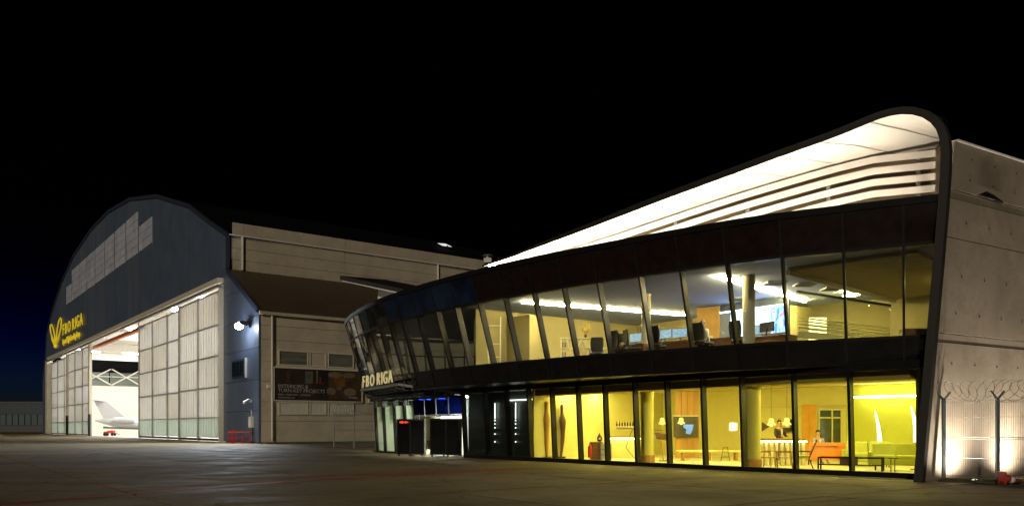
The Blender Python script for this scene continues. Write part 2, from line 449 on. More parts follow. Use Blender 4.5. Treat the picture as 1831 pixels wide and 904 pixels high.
# grass verge at the foot of the annex
def grass_patch(name, poly, n, hgt, seed, m=None):
    r = random.Random(seed); b = MB(); q = [Vector(p) for p in poly]
    b.slab([(p.x, p.y, 0.035) for p in q], (0, 0, -0.03))
    for _ in range(n):
        a, c = r.random(), r.random()
        p = (q[0].lerp(q[1], a)).lerp(q[3].lerp(q[2], a), c); th = r.uniform(0, 6.28); h = hgt * r.uniform(.5, 1.3); w = 0.02 + 0.01 * r.random()
        d = Vector((math.cos(th), math.sin(th), 0)); l = Vector((r.uniform(-.05, .05), r.uniform(-.05, .05), h))
        p = Vector((p.x, p.y, 0.03)); b.add([p - d * w, p + d * w, p + l], [(0, 1, 2)])
    return struct(b.build(name, m or M_grass), 'stuff')
ga = [H(-0.15, 3.0, 0), H(-0.15, 30, 0), H(-9, 26, 0), H(-2.2, 3.0, 0)]
tag(grass_patch('grass_verge', [(p.x, p.y, 0) for p in ga], 9000, 0.14, 3), 'green grass verge along the foot of the beige annex wall', 'grass')

# ------------------------------------------------------------------ hangar
hang = thing('hangar', 'huge navy arched hangar with tall translucent sliding doors standing partly open', 'hangar', H(75, 22, 0))
out_px = [(462, 555), (408, 485), (408, 421), (373.7, 397), (337.8, 368.8), (281, 351.5), (233, 357), (194.4, 379), (163, 412), (131.7, 458.5), (110.8, 506), (92.9, 560), (84, 596), (79, 622)]
prof = [front(*p) for p in out_px]
prof[0] = (0.0, prof[0][1])
UL = 149.0
prof = [p for p in prof if p[0] < UL - 6] + [(UL - 5.5, 19.0), (UL, 13.2)]
HW = UL
def arc(u):
    for (a, za), (b, zb) in zip(prof, prof[1:]):
        if a <= u <= b and b > a: return za + (zb - za) * (u - a) / (b - a)
    return prof[-1][1]
U_R, U_A, U_B, U_C, U_D = 11.0, 26.9, 50.6, 85.2, 136.5                 # door jamb, leaf splits, opening, far jamb
DH, HEAD = 16.65, 17.25                                                  # door height, top of the door header
seams = [-0.0, U_R] + [15.8 + 8.27 * k for k in range(15)] + [U_D, UL]
seams = sorted(set(s for s in seams if s <= UL))
UB = prof[1][0]
def panel(u0, u1, z0f, z1f, name='cladding_panel', m=M_navy, v=0.0, t=0.22, gap=0.11):
    a, b = u0 + gap, u1 - gap
    ks = sorted({a, b} | {p[0] for p in prof if a < p[0] < b})
    lo = [H(u, v, z0f(u)) for u in (a, b)]; hi = [H(u, v, z1f(u) - 0.02) for u in reversed(ks)]
    return MB().slab(lo + hi, EV * t).build(name, rnd.choice((m, m, M_navy2)), hang)
for a, b in zip(seams, seams[1:]):
    if b - a < 0.5: continue
    if a >= U_R - .1 and b <= U_D + .1: panel(a, b, lambda u: HEAD + 0.1, arc)
    elif a < U_R:
        # the lean-to end right of the door: courses of panels up to the sloping verge
        z = 0.12
        while z < 24:
            z1 = z + 3.1
            ks = [a + .02, b - .02]; f = lambda u: arc(u) if u > UB or u < UB else arc(u)
            us = [a + .02 + (b - a - .04) * k / 40 for k in range(41)]
            top = [(u, min(z1 - 0.04, (prof[2][1] + (arc(u) - prof[2][1]) if u > UB else arc(u)))) for u in us]
            ok = [(u, t) for u, t in top if t > z + .05]
            if len(ok) < 2: break
            MB().slab([H(ok[0][0], 0, z), H(ok[-1][0], 0, z)] + [H(u, 0, t) for u, t in reversed(ok)], EV * 0.22).build('cladding_panel', rnd.choice((M_navy, M_navy, M_navy2)), hang)
            z = z1
    else:
        z = 0.12
        while z < 40:
            z1 = z + 3.1
            us = [a + .02 + (b - a - .04) * k / 30 for k in range(31)]
            ok = [(u, min(z1 - .04, arc(u))) for u in us]; ok = [(u, t) for u, t in ok if t > z + .05]
            if len(ok) < 2: break
            MB().slab([H(ok[0][0], 0, z), H(ok[-1][0], 0, z)] + [H(u, 0, t) for u, t in reversed(ok)], EV * 0.22).build('cladding_panel', rnd.choice((M_navy, M_navy, M_navy2)), hang)
            z = z1
# backing sheet behind the joints (keeps the hall closed)
us = [U_R + (U_D - U_R) * k / 60 for k in range(61)]
MB().slab([H(U_R, .3, HEAD), H(U_D, .3, HEAD)] + [H(u, .3, arc(u) - .15) for u in reversed(us)], EV * 0.1).build('gable_backing', M_navy_trim, hang)
MB().slab([H(0.1, .3, 0), H(U_R, .3, 0), H(U_R, .3, arc(U_R) - .1), H(UB + .05, .3, prof[2][1] - .1), H(UB + .05, .3, prof[1][1] - .1), H(.1, .3, prof[0][1] - .2)], EV * .1).build('end_wall_backing', M_navy_trim, hang)
MB().slab([H(U_D, .3, 0), H(UL - .1, .3, 0)] + [H(u, .3, arc(u) - .15) for u in (UL - .1, UL - 5.5, U_D)], EV * .1).build('end_wall_backing', M_navy_trim, hang)
# verge trim following the arch, roof shell
vt = MB()
for (a, za), (b, zb) in zip(prof, prof[1:]): vt.bar(H(a, -.06, za + .06), H(b, -.06, zb + .06), .5, .28, up=(EV.x, EV.y, 0))
vt.build('verge_trim', M_navy_trim, hang)
HD = 46.0
arch = prof[2:]
MB().sheet([[H(u, v, z + .04) for u, z in arch] for v in (.02, HD)], (0, 0, -.25)).build('roof', mat('black_roofing', (.006, .006, .007), .9, spec=.05), hang)
# gable light panels
cols_px = [716, 630, 555, 487, 428, 370, 318, 275, 230, 197]
cu = [front(60 + p / 3.3475, 400)[0] for p in cols_px]
Z0, DZ = 27.05, 1.235
for k, (a, b) in enumerate(zip(cu, cu[1:])):
    rows = range(3) if k in (0, 8) else range(5)
    for r_ in rows:
        MB().box(H((a + b) / 2, -.05, Z0 + DZ * (r_ + .5)), (b - a - 1.1, .14, DZ - .07), Matrix((EU, -EV, Vector((0, 0, 1)))).transposed()).build('gable_light_panel', M_polyup, hang)
# door frame, header, track
fr = Matrix((EU, -EV, Vector((0, 0, 1)))).transposed()
MB().box(H((U_R + U_D) / 2, -.30, DH + .82), (U_D - U_R + .5, .7, .5), fr).build('door_header', M_cream, hang, bevel=.05)
MB().box(H((U_R + U_D) / 2, -.55, DH + .16), (U_D - U_R + 1.0, .35, .25), fr).build('door_track', M_galv, hang)
MB().box(H(U_R - .14, -.1, DH / 2 + .2), (.22, .8, DH + .3), fr).build('door_jamb', M_cream, hang, bevel=.03)
MB().box(H(U_D + 1.3, -.1, DH / 2 + .2), (2.6, 1.2, DH + .3), fr).build('door_jamb', M_cream, hang, bevel=.03)
MB().box(H((U_B + U_C) / 2, .8, DH - .35), (U_C - U_B + 6, .5, .55), fr).build('orange_crane_beam', mat('orange_beam', (.55, .12, .04), .5), hang)
ZR = [0.35, 2.66, 6.0, 9.4, 12.75, 16.35]
def door(u0, u1, v, ncol, label):
    d = bpy.data.objects.new('hangar_door', None); COL.objects.link(d); d.parent = hang; WPOS[d.name] = WPOS[hang.name]
    d['label'] = label
    w = (u1 - u0) / ncol; f = MB()
    for k in range(ncol + 1): f.box(H(u0 + w * k, v, DH / 2), (.22, .35, DH - .1), fr)
    for z in ZR[1:]: f.box(H((u0 + u1) / 2, v, z), (u1 - u0, .3, .13), fr)
    for k in range(ncol):
        n = max(2, round(w / 1.05))
        for q in range(1, n): f.box(H(u0 + w * (k + q / n), v - .03, DH / 2 + .1), (.035, .03, DH - .7), fr)
    f.build('frame', M_doorfr, d)
    MB().box(H((u0 + u1) / 2, v, .22), (u1 - u0 - .3, .34, .26), fr).build('kick_rail', M_dark, d)
    for k in range(ncol):
        for r_ in range(5):
            a, b = u0 + w * k + .13, u0 + w * (k + 1) - .13; z0, z1 = ZR[r_] + .08, ZR[r_ + 1] - .08
            p = MB().box(H((a + b) / 2, v + .05, (z0 + z1) / 2), (b - a, .06, z1 - z0), fr); n = max(2, round((b - a) / 1.05))
            p.build('door_panel', M_polyteal if r_ == 0 else rnd.choice((M_poly, M_poly, M_poly2, M_poly3)), d)
    return d
door(U_R, U_A, -.25, 2, 'nearest translucent door leaf by the dark corner')
door(U_A, U_B, .35, 3, 'translucent door leaf beside the opening, on the near side')
door(U_C, 109.5, -.25, 3, 'translucent door leaf beside the opening, on the far side')
door(109.5, U_D, .35, 3, 'farthest translucent door leaf')
for uu in (85.0, 109.6): MB().box(H(uu, -.55, 2.0), (.9, .3, 3.9), fr).build('black_door_buffer', M_black, hang)
MB().box(H(85.0, -.45, 10.3), (1.1, .35, 12.6), fr).build('door_post', M_cream, hang)
MB().box(H(109.6, -.45, 10.3), (1.0, .35, 12.6), fr).build('door_post', M_cream, hang)
# hall inside
CEIL = 18.4
MB().box(H(78.5, HD / 2 + .3, -.012), (136, HD - .6, .04), fr).build('hall_floor', M_hfloor, hang)
MB().box(H(77.5, HD / 2 + .4, CEIL), (134, HD - .8, .12), fr).build('hall_ceiling', M_hwhite, hang)
MB().box(H(77.5, HD, 9.2), (134, .3, 18.4), fr).build('hall_back_wall', M_hwhite, hang)
MB().box(H(10.6, HD / 2 + .4, 9), (.3, HD - .8, 18), fr).build('hall_side_wall', M_hwhite, hang)
MB().box(H(146.5, HD / 2 + .4, 6), (.3, HD - .8, 12), fr).build('hall_side_wall', M_hwhite, hang)
MB().box(H(146.5, HD / 2 + .4, 17.4), (.3, HD - .8, 2.4), fr).build('hall_side_wall', M_hwhite, hang)
M_hdark = mat('grey_green_glazing', (.13, .16, .14), .3, var=.3, scale=.4, stretch=(.3, .3, 4))
for k in range(6): MB().box(H(146.9, 4 + 7 * k, 14.1), (.3, 6.7, 4.2), fr).build('hall_window', M_hdark, hang)
br = MB()
for k in range(6):
    v0, v1 = .8 + 7 * k, 7.6 + 7 * k
    br.bar(H(145.9, v0, 12.2), H(145.9, v1, 16.2), .3, .3); br.bar(H(145.6, v0, 16.2), H(145.6, v1, 12.2), .3, .3); br.bar(H(146.0, v0, 14.3), H(146.0, v1, 14.3), .2, .2)
br.build('cross_bracing', M_hwhite, hang)
for uu in (52, 76, 100, 124): MB().box(H(uu, HD / 2, CEIL - .9), (.6, HD - 1, 1.5), fr).build('ceiling_beam', M_hwhite, hang)
M_hl = emit('hangar_tube_light', (1.0, .98, .93), 86)
for uu in (18, 30, 42, 58, 70, 88, 106, 118, 134):
    for vv in (5, 14, 26, 38): MB().box(H(uu, vv, CEIL - .35), (1.0, 4.2, .14), fr).build('ceiling_light', M_hl, hang)

# small pieces by the corner of the front
for k in range(3): MB().box(H(4.6 + 1.15 * k, -.1, 7.6), (1.0, .12, 1.5), fr).build('window_pane', M_darkglass, hang)
MB().box(H(5.75, -.06, 7.6), (3.9, .12, 1.9), fr).build('window_frame', M_navy_trim, hang)
MB().box(H(3.4, -.09, 7.6), (.12, .2, 2.0), fr).build('window_trim', M_white, hang)
cl = thing('wall_floodlight', 'bright wall floodlight high on the dark hangar corner', 'floodlight', H(2.3, -.3, 11.6))
MB().box(H(2.3, -.15, 11.9), (.5, .3, .7), fr).build('bracket', M_dark, cl)
MB().box(H(2.3, -.75, 11.9), (.75, .9, .45), fr).build('housing', M_dark, cl, bevel=.05)
MB().sphere(H(2.3, -1.15, 11.6), .42, sc=(1, 1, .8)).build('lens', M_lampw, cl, smooth=True)
lamp('floodlight_beam', 'SPOT', H(2.3, -1.6, 11.3), 19000, (.82, .9, 1.0), cl, aim=H(-1.5, -14, 0), size=.3, spot=130, blend=.8)
lamp('floodlight_spill', 'POINT', H(2.3, -1.9, 11.5), 420, (.82, .9, 1.0), cl, size=.3)
cctv = thing('security_camera', 'small white security camera on the dark hangar corner', 'camera', H(2.0, -.2, 3.9))
MB().box(H(1.9, -.2, 4.2), (.25, .3, .3), fr).build('wall_mount', M_white, cctv); MB().bar(H(1.9, -.3, 4.3), H(1.4, -1.0, 4.0), .25, .25).build('body', M_white, cctv, bevel=.03)
eb = thing('wall_box', 'pale electrical box with cable on the dark hangar corner', 'electrical box', H(1.7, -.2, 1.5))
MB().box(H(1.7, -.15, 2.1), (.75, .3, 1.1), fr).build('cabinet', M_white, eb, bevel=.03); MB().tube([H(1.7, -.1, 2.6), H(1.7, -.1, 3.0), H(1.75, -.1, 3.3)], .06).build('cable', M_white, eb); MB().tube([H(1.75, -.1, 1.5), H(1.75, -.1, .2)], .05).build('cable', M_galv, eb)

# the annex along the hangar side -------------------------------------------------
ann = thing('hangar_annex', 'beige panelled annex with a steep brown lean-to roof beside the hangar', 'annex', H(4, 22, 0))
VE = 44.0
rows_z = [0.1, 2.2, 4.1, 6.1, 8.1, 10.2, 11.6, prof[0][1] - .1]
vs_ = [0.25, 1.25, 12.2, 23.0, 34.0, VE]
side_fr = Matrix((EV, EU, Vector((0, 0, 1)))).transposed()
for a, b in zip(vs_, vs_[1:]):
    for z0, z1 in zip(rows_z, rows_z[1:]):
        MB().box(H(.10, (a + b) / 2, (z0 + z1) / 2), (b - a - .03, .2, z1 - z0 - .03), side_fr).build('wall_panel', M_beige, ann, bevel=.008)
MB().box(H(.35, VE / 2, 6.4), (VE - .6, .2, 12.7), side_fr).build('wall_core', M_dark, ann)
zb, zt = prof[1][1], prof[2][1]
for a, b in zip([.3, 1.5, 13.5, 26.2, VE], [1.5, 13.5, 26.2, VE]):
    for k in range(3):
        z0, z1 = zb + .1 + (zt - zb - .1) * k / 3, zb + .1 + (zt - zb - .1) * (k + 1) / 3
        MB().box(H(UB + .1, (a + b) / 2, (z0 + z1) / 2), (b - a - .03, .2, z1 - z0 - .03), side_fr).build('wall_panel', M_beige, ann, bevel=.008)
    MB().box(H(UB + .75, (a + b) / 2 + .4, zt + 1.0), (b - a - .03, .2, 1.3), side_fr).build('parapet_panel', M_beige, ann)
MB().box(H(UB + .5, VE / 2, (zb + zt) / 2), (VE - .7, .5, zt - zb), side_fr).build('wall_core', M_dark, ann)
# lean-to roof with standing seams
rf = MB().slab([H(-.35, .0, 12.75), H(-.35, VE, 12.75), H(UB, VE, zb + .05), H(UB, .0, zb + .05)], (0, 0, .22)).build('lean_to_roof', M_brownroof, ann)
for k in range(36): MB().bar(H(-.3, .8 + 1.22 * k, 13.0), H(UB - .05, .8 + 1.22 * k, zb + .28), .05, .07).build('roof_seam', M_brownroof, rf)
MB().box(H(-.28, VE / 2, 12.75), (VE, .3, .3), side_fr).build('eaves_gutter', M_beige, ann)
MB().tube([H(UB - .12, .1, zt + .12), H(UB - .12, VE, zt + .12)], .09, 8).build('gutter', M_white, ann)
for vv in (1.5, 26.2): MB().tube([H(UB - .14, vv, zt + .05), H(UB - .14, vv, zb + .3)], .12, 8).build('downpipe', M_white, ann)
MB().tube([H(-.25, 1.25, 12.5), H(-.25, 1.25, .3)], .1, 8).build('downpipe', M_white, ann)
wf = MB()
for z0, z1, m, nm in ((7.85, 9.15, M_greyglass, 'upper_window'), (2.95, 4.0, M_blind, 'lower_window')):
    for k, (a, b) in enumerate(((2.05, 4.95), (5.3, 6.9), (7.3, 10.0))):
        mm = M_beige if (nm == 'upper_window' and k == 1) else m
        w = MB().box(H(-.02, (a + b) / 2, (z0 + z1) / 2), (b - a, .1, z1 - z0), side_fr).build('window_pane', mm, ann)
        f = MB()
        f.box(H(-.08, (a + b) / 2, z0 - .06), (b - a + .2, .16, .12), side_fr); f.box(H(-.08, (a + b) / 2, z1 + .06), (b - a + .2, .16, .12), side_fr)
        f.box(H(-.08, a - .05, (z0 + z1) / 2), (.1, .16, z1 - z0), side_fr); f.box(H(-.08, b + .05, (z0 + z1) / 2), (.1, .16, z1 - z0), side_fr)
        f.build('frame', M_cream, w)
        if mm is M_blind:
            s_ = MB()
            n = int((b - a) / .16)
            for q in range(n): s_.box(H(-.085, a + (b - a) * (q + .5) / n, (z0 + z1) / 2), (.09, .02, z1 - z0 - .05), side_fr)
            s_.build('blind_slats', M_blind, w)
MB().box(H(-.05, 6.2, 7.62), (9.4, .2, .14), side_fr).build('ledge', M_cream, ann)
MB().box(H(-.05, 6.2, 4.16), (9.6, .2, .12), side_fr).build('ledge', M_cream, ann)
MB().box(H(-.2, .95, 5.6), (.35, .3, .35), side_fr).build('junction_box', M_white, ann)

def billboard(name, label, v0, v1, z0, z1, main=True):
    b = thing(name, label, 'billboard', H(-.3, (v0 + v1) / 2, z0))
    MB().box(H(-.16, (v0 + v1) / 2, (z0 + z1) / 2), (v1 - v0, .06, z1 - z0), side_fr).build('panel', mat('billboard_print', (.035, .024, .018), .5, var=.6, scale=.35), b)
    f = MB()
    for z in (z0 - .05, z1 + .05): f.box(H(-.18, (v0 + v1) / 2, z), (v1 - v0 + .3, .2, .1), side_fr)
    for v in (v0 - .06, v1 + .06): f.box(H(-.18, v, (z0 + z1) / 2), (.12, .2, z1 - z0), side_fr)
    f.build('frame', M_cream, b)
    up = (0, 0, 1); mt = mat('billboard_white_print', (.42, .41, .40), .6, var=.05)
    if main:
        def disc(v, z, rv, rz, m, e=0.0):
            q = [H(-.2 - e, v + rv * math.cos(6.283 * k / 20), z + rz * math.sin(6.283 * k / 20)) for k in range(20)]
            MB().slab(q, EU * .01).build('printed_picture', m, b)
        def rect(va, vb, za, zb_, m, e=0.0): MB().slab([H(-.2 - e, va, za), H(-.2 - e, vb, za), H(-.2 - e, vb, zb_), H(-.2 - e, va, zb_)], EU * .01).build('printed_picture', m, b)
        m1 = mat('print_amber', (.16, .075, .01), .6, var=.4, scale=1); m2 = mat('print_cream', (.17, .135, .09), .6, var=.3, scale=1); m3 = mat('print_grey', (.12, .11, .105), .6, var=.4, scale=1); m4 = mat('print_red', (.2, .02, .02), .6); m5 = mat('print_brown', (.075, .04, .022), .6, var=.4)
        rect(v0 + 5.7, v1 - .1, z0 + .2, z1 - .1, m5); rect(v0 + 6.3, v0 + 7.6, z0 + 1.5, z1 - .7, m1, .012)
        disc(v0 + 6.5, z1 - .45, .85, .28, m2, .012); disc(v0 + 8.0, z1 - .45, .7, .28, m2, .024)
        disc(v0 + 6.0, z0 + 1.0, .5, .4, m2, .012); disc(v0 + 8.1, z0 + .95, .7, .42, m2, .024); disc(v0 + 6.9, z0 + 1.35, .3, .25, m3, .024)
        rect(v0 + 3.2, v0 + 4.0, z0 + 1.7, z1 - .2, m3); rect(v0 + 4.4, v0 + 4.55, z0 + 1.8, z1 - .1, m2); rect(v0 + 4.75, v0 + 4.85, z0 + 1.8, z1 - .7, m3); rect(v0 + 4.2, v0 + 5.2, z0 + 1.72, z0 + 1.82, m4, .012)
        rect(v0 + 1.2, v0 + 1.6, z0 + 1.7, z1 - .2, m5)
        text_mesh('lettering', 'INTERIORS &', .52, H(-.235, v0 + .35, z0 + 1.2), EV, up, mt, b, sx=1.05)
        text_mesh('lettering', 'TURN-KEY PROJECTS', .52, H(-.235, v0 + .35, z0 + .78), EV, up, mt, b, sx=1.0)
        text_mesh('lettering', 'RIGA - MOSCOW - LONDON', .26, H(-.235, v0 + .35, z0 + .45), EV, up, mt, b)
        text_mesh('lettering', 'www.kravsky.com', .24, H(-.235, v0 + .35, z0 + .18), EV, up, mt, b)
        text_mesh('lettering', 'kravsky', .34, H(-.235, v1 - 1.5, z0 + .3), EV, up, mt, b)
        disc(v1 - 1.8, z0 + .42, .18, .18, mat('print_blue', (.06, .08, .14), .6), .036)
    return b
billboard('billboard', 'wide dark billboard for interiors and turn-key projects on the annex wall', 1.5, 10.95, 4.3, 7.45)
billboard('billboard', 'second dark billboard half hidden behind the entrance canopy', 11.9, 20, 4.3, 7.45, False)

# hangar sign: emblem, name, tagline
sg = thing('hangar_sign', 'yellow winged emblem and name lettering on the navy hangar front', 'sign', H(122, -.2, 19))
ua, za = front(115, 602); 
LU = -EU
def fpt(px, py): u, z = front(px, py); return H(u, -.28, z)
for nm, c in (('left', [(96, 605), (93, 592), (92.3, 582), (94.5, 579.5), (98, 587), (100.5, 600), (101.5, 613), (100, 616)]), ('right', [(101.5, 616), (107, 604), (112, 585), (112.5, 571), (110.8, 568), (108, 573), (105, 588), (103.3, 605), (102.8, 612)])):
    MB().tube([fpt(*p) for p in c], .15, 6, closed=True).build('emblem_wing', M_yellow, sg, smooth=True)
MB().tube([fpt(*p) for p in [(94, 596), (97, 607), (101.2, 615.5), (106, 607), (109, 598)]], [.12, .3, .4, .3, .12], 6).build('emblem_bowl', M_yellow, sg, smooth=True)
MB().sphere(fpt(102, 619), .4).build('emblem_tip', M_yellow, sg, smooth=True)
u0, z0 = front(114.5, 599.5); u1, z1 = front(151.5, 560)
wid = (u0 - u1); hgt = front(114.5, 580)[1] - z0
adv, x = [('F', .60), ('B', .68), ('O', .78), (' ', .3), ('R', .70), ('I', .30), ('G', .76), ('A', .70)], 0
tot = sum(a for _, a in adv)
for ch, a in adv:
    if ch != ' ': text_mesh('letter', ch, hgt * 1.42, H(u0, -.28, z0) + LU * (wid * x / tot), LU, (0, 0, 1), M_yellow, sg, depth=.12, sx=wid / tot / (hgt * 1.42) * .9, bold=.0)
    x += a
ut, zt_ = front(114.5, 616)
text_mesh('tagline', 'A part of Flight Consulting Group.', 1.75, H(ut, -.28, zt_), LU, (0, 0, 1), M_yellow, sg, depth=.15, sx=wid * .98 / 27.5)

# jet inside the hall
jet = thing('business_jet', 'white business jet parked nose-in inside the open hangar', 'aircraft', gp(176, 160))
jx, jy = Vector((.93, .36, 0)).normalized(), Vector((-.36, .93, 0)).normalized()
jo = gp(170, 158)
def J(a, b, z): return jo + jx * a + jy * b + Vector((0, 0, z))
M_jet = mat('white_aircraft_paint', (.56, .57, .58), .22, var=.02, coat=.4)
prof_j = [(0, 2.9, .12), (1.5, 2.75, .55), (4, 2.45, .95), (7, 2.25, 1.12), (13, 2.2, 1.15), (17, 2.1, 1.05), (19, 1.95, .75), (20.3, 1.8, .15)]
n = 16; rowsj = [[J(a, r_ * math.cos(6.2832 * k / n), z + r_ * math.sin(6.2832 * k / n)) for k in range(n + 1)] for a, z, r_ in prof_j]
MB().grid(rowsj).build('fuselage', M_jet, jet, smooth=True)
MB().slab([J(-.2, -.1, 6.7), J(1.9, -.1, 6.7), J(5.8, -.1, 3.1), J(1.6, -.1, 3.0)], jy * .22).build('tail_fin', M_jet, jet)
for s_ in (-1, 1):
    MB().slab([J(.2, 0, 6.6), J(1.7, 0, 6.6), J(.7, s_ * 2.6, 6.7), J(-.3, s_ * 2.6, 6.7)], (0, 0, .12)).build('tailplane', M_jet, jet)
    MB().slab([J(8, s_ * .9, 1.5), J(12.5, s_ * .9, 1.5), J(9.2, s_ * 8.5, 2.0), J(7.8, s_ * 8.5, 2.0)], (0, 0, .2)).build('wing', M_jet, jet)
    e = [[J(a, s_ * 1.75 + r_ * math.cos(6.2832 * k / n), 3.0 + r_ * math.sin(6.2832 * k / n)) for k in range(n + 1)] for a, r_ in ((3.2, .38), (3.8, .52), (6, .6), (6.9, .55), (7.0, .45))]
    MB().grid(e).build('engine', M_jet, jet, smooth=True)
    MB().bar(J(5, s_ * .8, 2.9), J(5, s_ * 1.4, 3.0), 1.6, .2).build('engine_pylon', M_jet, jet)
    MB().tube([J(10, s_ * 1.6, 1.5), J(10, s_ * 1.6, .45)], .09).build('landing_gear_strut', M_galv, jet)
    MB().tube([J(10, s_ * 1.6 - .15, .35), J(10, s_ * 1.6 + .15, .35)], .34, 14).build('wheel', M_black, jet)
MB().slab([J(1.5, -1.18, 1.75), J(10, -1.2, 1.3), J(10, -1.2, 1.05), J(1.5, -1.18, 1.35)], jy * .03).build('grey_belly_stripe', mat('jet_grey', (.12, .12, .13), .4), jet)
MB().tube([J(17, 0, 1.2), J(17, 0, .35)], .08).build('landing_gear_strut', M_galv, jet); MB().tube([J(17, -.12, .3), J(17, .12, .3)], .29, 14).build('wheel', M_black, jet)
tug = thing('tow_cart', 'small red cart on the hangar floor under the jet', 'cart', gp(199, 150))
b0 = gp(199, 150); 
MB().box(b0 + V(0, 0, .75), (1.2, .9, .55)).build('body', M_redpaint, tug, bevel=.15); MB().box(b0 + V(-1.0, 0, .62), (.7, .6, .35)).build('hood', M_redpaint, tug, bevel=.1)
for dx in (-1.0, .4):
    for dy in (-.45, .45): MB().tube([b0 + V(dx, dy - .1, .28), b0 + V(dx, dy + .1, .28)], .28, 12).build('wheel', M_black, tug)
MB().bar(b0 + V(.6, 0, .5), b0 + V(1.6, 0, .3), .1, .1).build('tow_bar', M_dark, tug)

# red barrier by the corner
rb = thing('red_barrier', 'low red tubular barrier on the apron by the hangar corner', 'barrier', H(0.2, -2.2, 0))
c0 = H(2.3, -2.2, 0); ax = Vector((1, -.08, 0)).normalized(); ay = Vector((.08, 1, 0)).normalized()
for a in (0, .75, 1.5, 2.2): 
    MB().tube([c0 + ax * a, c0 + ax * a + V(0, 0, 1.15)], .045).build('post', M_redpaint, rb)
MB().tube([c0 + V(.35, .3, 0), c0 + V(.35, .3, 1.45)], .07).build('post', M_redpaint, rb)
for z in (.12, .62, 1.13): MB().tube([c0 + V(0, 0, z), c0 + ax * 2.2 + V(0, 0, z)], .04).build('rail', M_redpaint, rb)
for a in (0, 2.2):
    for z in (.12, 1.13): MB().tube([c0 + ax * a + V(0, 0, z), c0 + ax * a + ay * 1.1 + V(0, 0, z)], .04).build('rail', M_redpaint, rb)
    MB().tube([c0 + ax * a + ay * 1.1, c0 + ax * a + ay * 1.1 + V(0, 0, 1.15)], .045).build('post', M_redpaint, rb)
for a in (.3, .5): MB().tube([c0 + ax * a + V(0, 0, .1), c0 + ax * a + V(0, 0, 1.1)], .025).build('baluster', M_redpaint, rb)

# low building far left
fb = thing('far_building', 'low dark teal building far off beyond the hangar', 'building', gp(20, 260))
M_teal = mat('teal_far_cladding', (.02, .045, .07), .5, var=.15, scale=.3)
MB().box(gp(-20, 262) + V(0, 5, 4.6), (40, 14, 9.2)).build('wall', M_teal, fb)
MB().box(gp(-20, 262) + V(0, 5, 9.5), (40.6, 14.6, .6)).build('roof', M_dark, fb)
MB().box(gp(-20, 262) + V(0, -2.1, 6.0), (40.2, .3, .35)).build('string_course', M_teal, fb)
for k in range(19): MB().box(gp(-20, 262) + V(-18 + 2 * k, -2.15, 4.0), (1.7, .25, 3.4)).build('pale_panel', mat('pale_teal_panel', (.05, .09, .10), .5, var=.15), fb)
MB().box(gp(-20, 262) + V(0, -2.1, 1.0), (40.1, .3, 2.0)).build('plinth', M_dark, fb)

# ------------------------------------------------------------------ terminal: materials
M_spandrel = mat('dark_spandrel_glass', (.010, .010, .012), .07, var=.3, spec=.55)
M_fascia = mat('dark_fascia_glass', (.016, .009, .008), .08, var=.3, spec=.55)
M_mull = mat('charcoal_mullion', (.016, .016, .016), .4, var=.15, spec=.25)
M_rim = mat('charcoal_rim', (.03, .028, .026), .6, var=.12, spec=.15)
M_soffit = mat('bright_white_soffit', (.80, .77, .72), .55, var=.03, scale=.4)
M_slat = mat('white_louvre', (.74, .69, .63), .5, var=.04)
M_conc = mat('cast_concrete', (.28, .24, .19), .75, var=.14, scale=.6, bump=.12, bscale=9, dirt=((.20, .165, .125), 1.1))
M_skyrefl = mat('blue_reflection_glass', (.012, .022, .055), .07, var=.7, scale=.8, spec=.6)  # blue base colour imitates sky reflected in the left fascia panes
M_ug = glass('upper_glazing', (.90, .93, .90), 1.0, 0.0, .10)
M_gg = glass('ground_glazing', (.93, .94, .84), .8)
M_wallY = mat('warm_plaster', (.78, .72, .28), .75, var=.04)
M_wallO = mat('olive_plaster', (.36, .31, .14), .75, var=.05)
M_lime = mat('lime_plaster', (.56, .58, .06), .7, var=.04)
M_ceilGlow = mat('screen_glow_ceiling', (.46, .56, .90), .8, var=.03)  # blue in the paint imitates screen light on a white ceiling
M_ceilW = mat('white_ceiling', (.74, .73, .70), .8, var=.03)
M_ceilY = mat('cream_ceiling', (.72, .62, .26), .8, var=.03)
M_floorC = mat('cream_stone_floor', (.80, .76, .50), .3, var=.07, scale=1.2)
M_floorD = mat('carpet', (.09, .08, .07), .9, var=.2, scale=6)
M_bulk = mat('bulkhead_plaster', (.40, .33, .08), .7, var=.05)
M_wood = mat('oak_veneer', (.42, .22, .06), .45, var=.25, scale=4, stretch=(1, 1, .1))
M_orange = mat('orange_lacquer', (.72, .22, .015), .35, var=.05)
M_walnut = mat('walnut', (.10, .05, .025), .4, var=.3, scale=5, stretch=(3, 3, .4))
M_desk = mat('desk_wood', (.20, .09, .035), .45, var=.25, scale=4)
M_chair = mat('black_upholstery', (.018, .018, .02), .65, var=.2)
M_sofa = mat('olive_green_upholstery', (.40, .42, .08), .8, var=.08, bump=.15, bscale=60)
M_colY = mat('column_plaster', (.72, .66, .16), .6, var=.04)
M_dkwall = mat('dark_partition', (.085, .10, .105), .4, var=.15)
M_ledY = emit('warm_led_strip', (1.0, .78, .36), 230)
M_ledroof = emit('roof_led', (1.0, .86, .66), 170)
M_panelY = emit('yellow_ceiling_light', (1.0, .88, .30), 46)
M_panelW = emit('white_ceiling_light', (1.0, 1.0, .96), 200)
M_stripW = emit('thin_white_reflection', (1.0, .97, .88), 9)

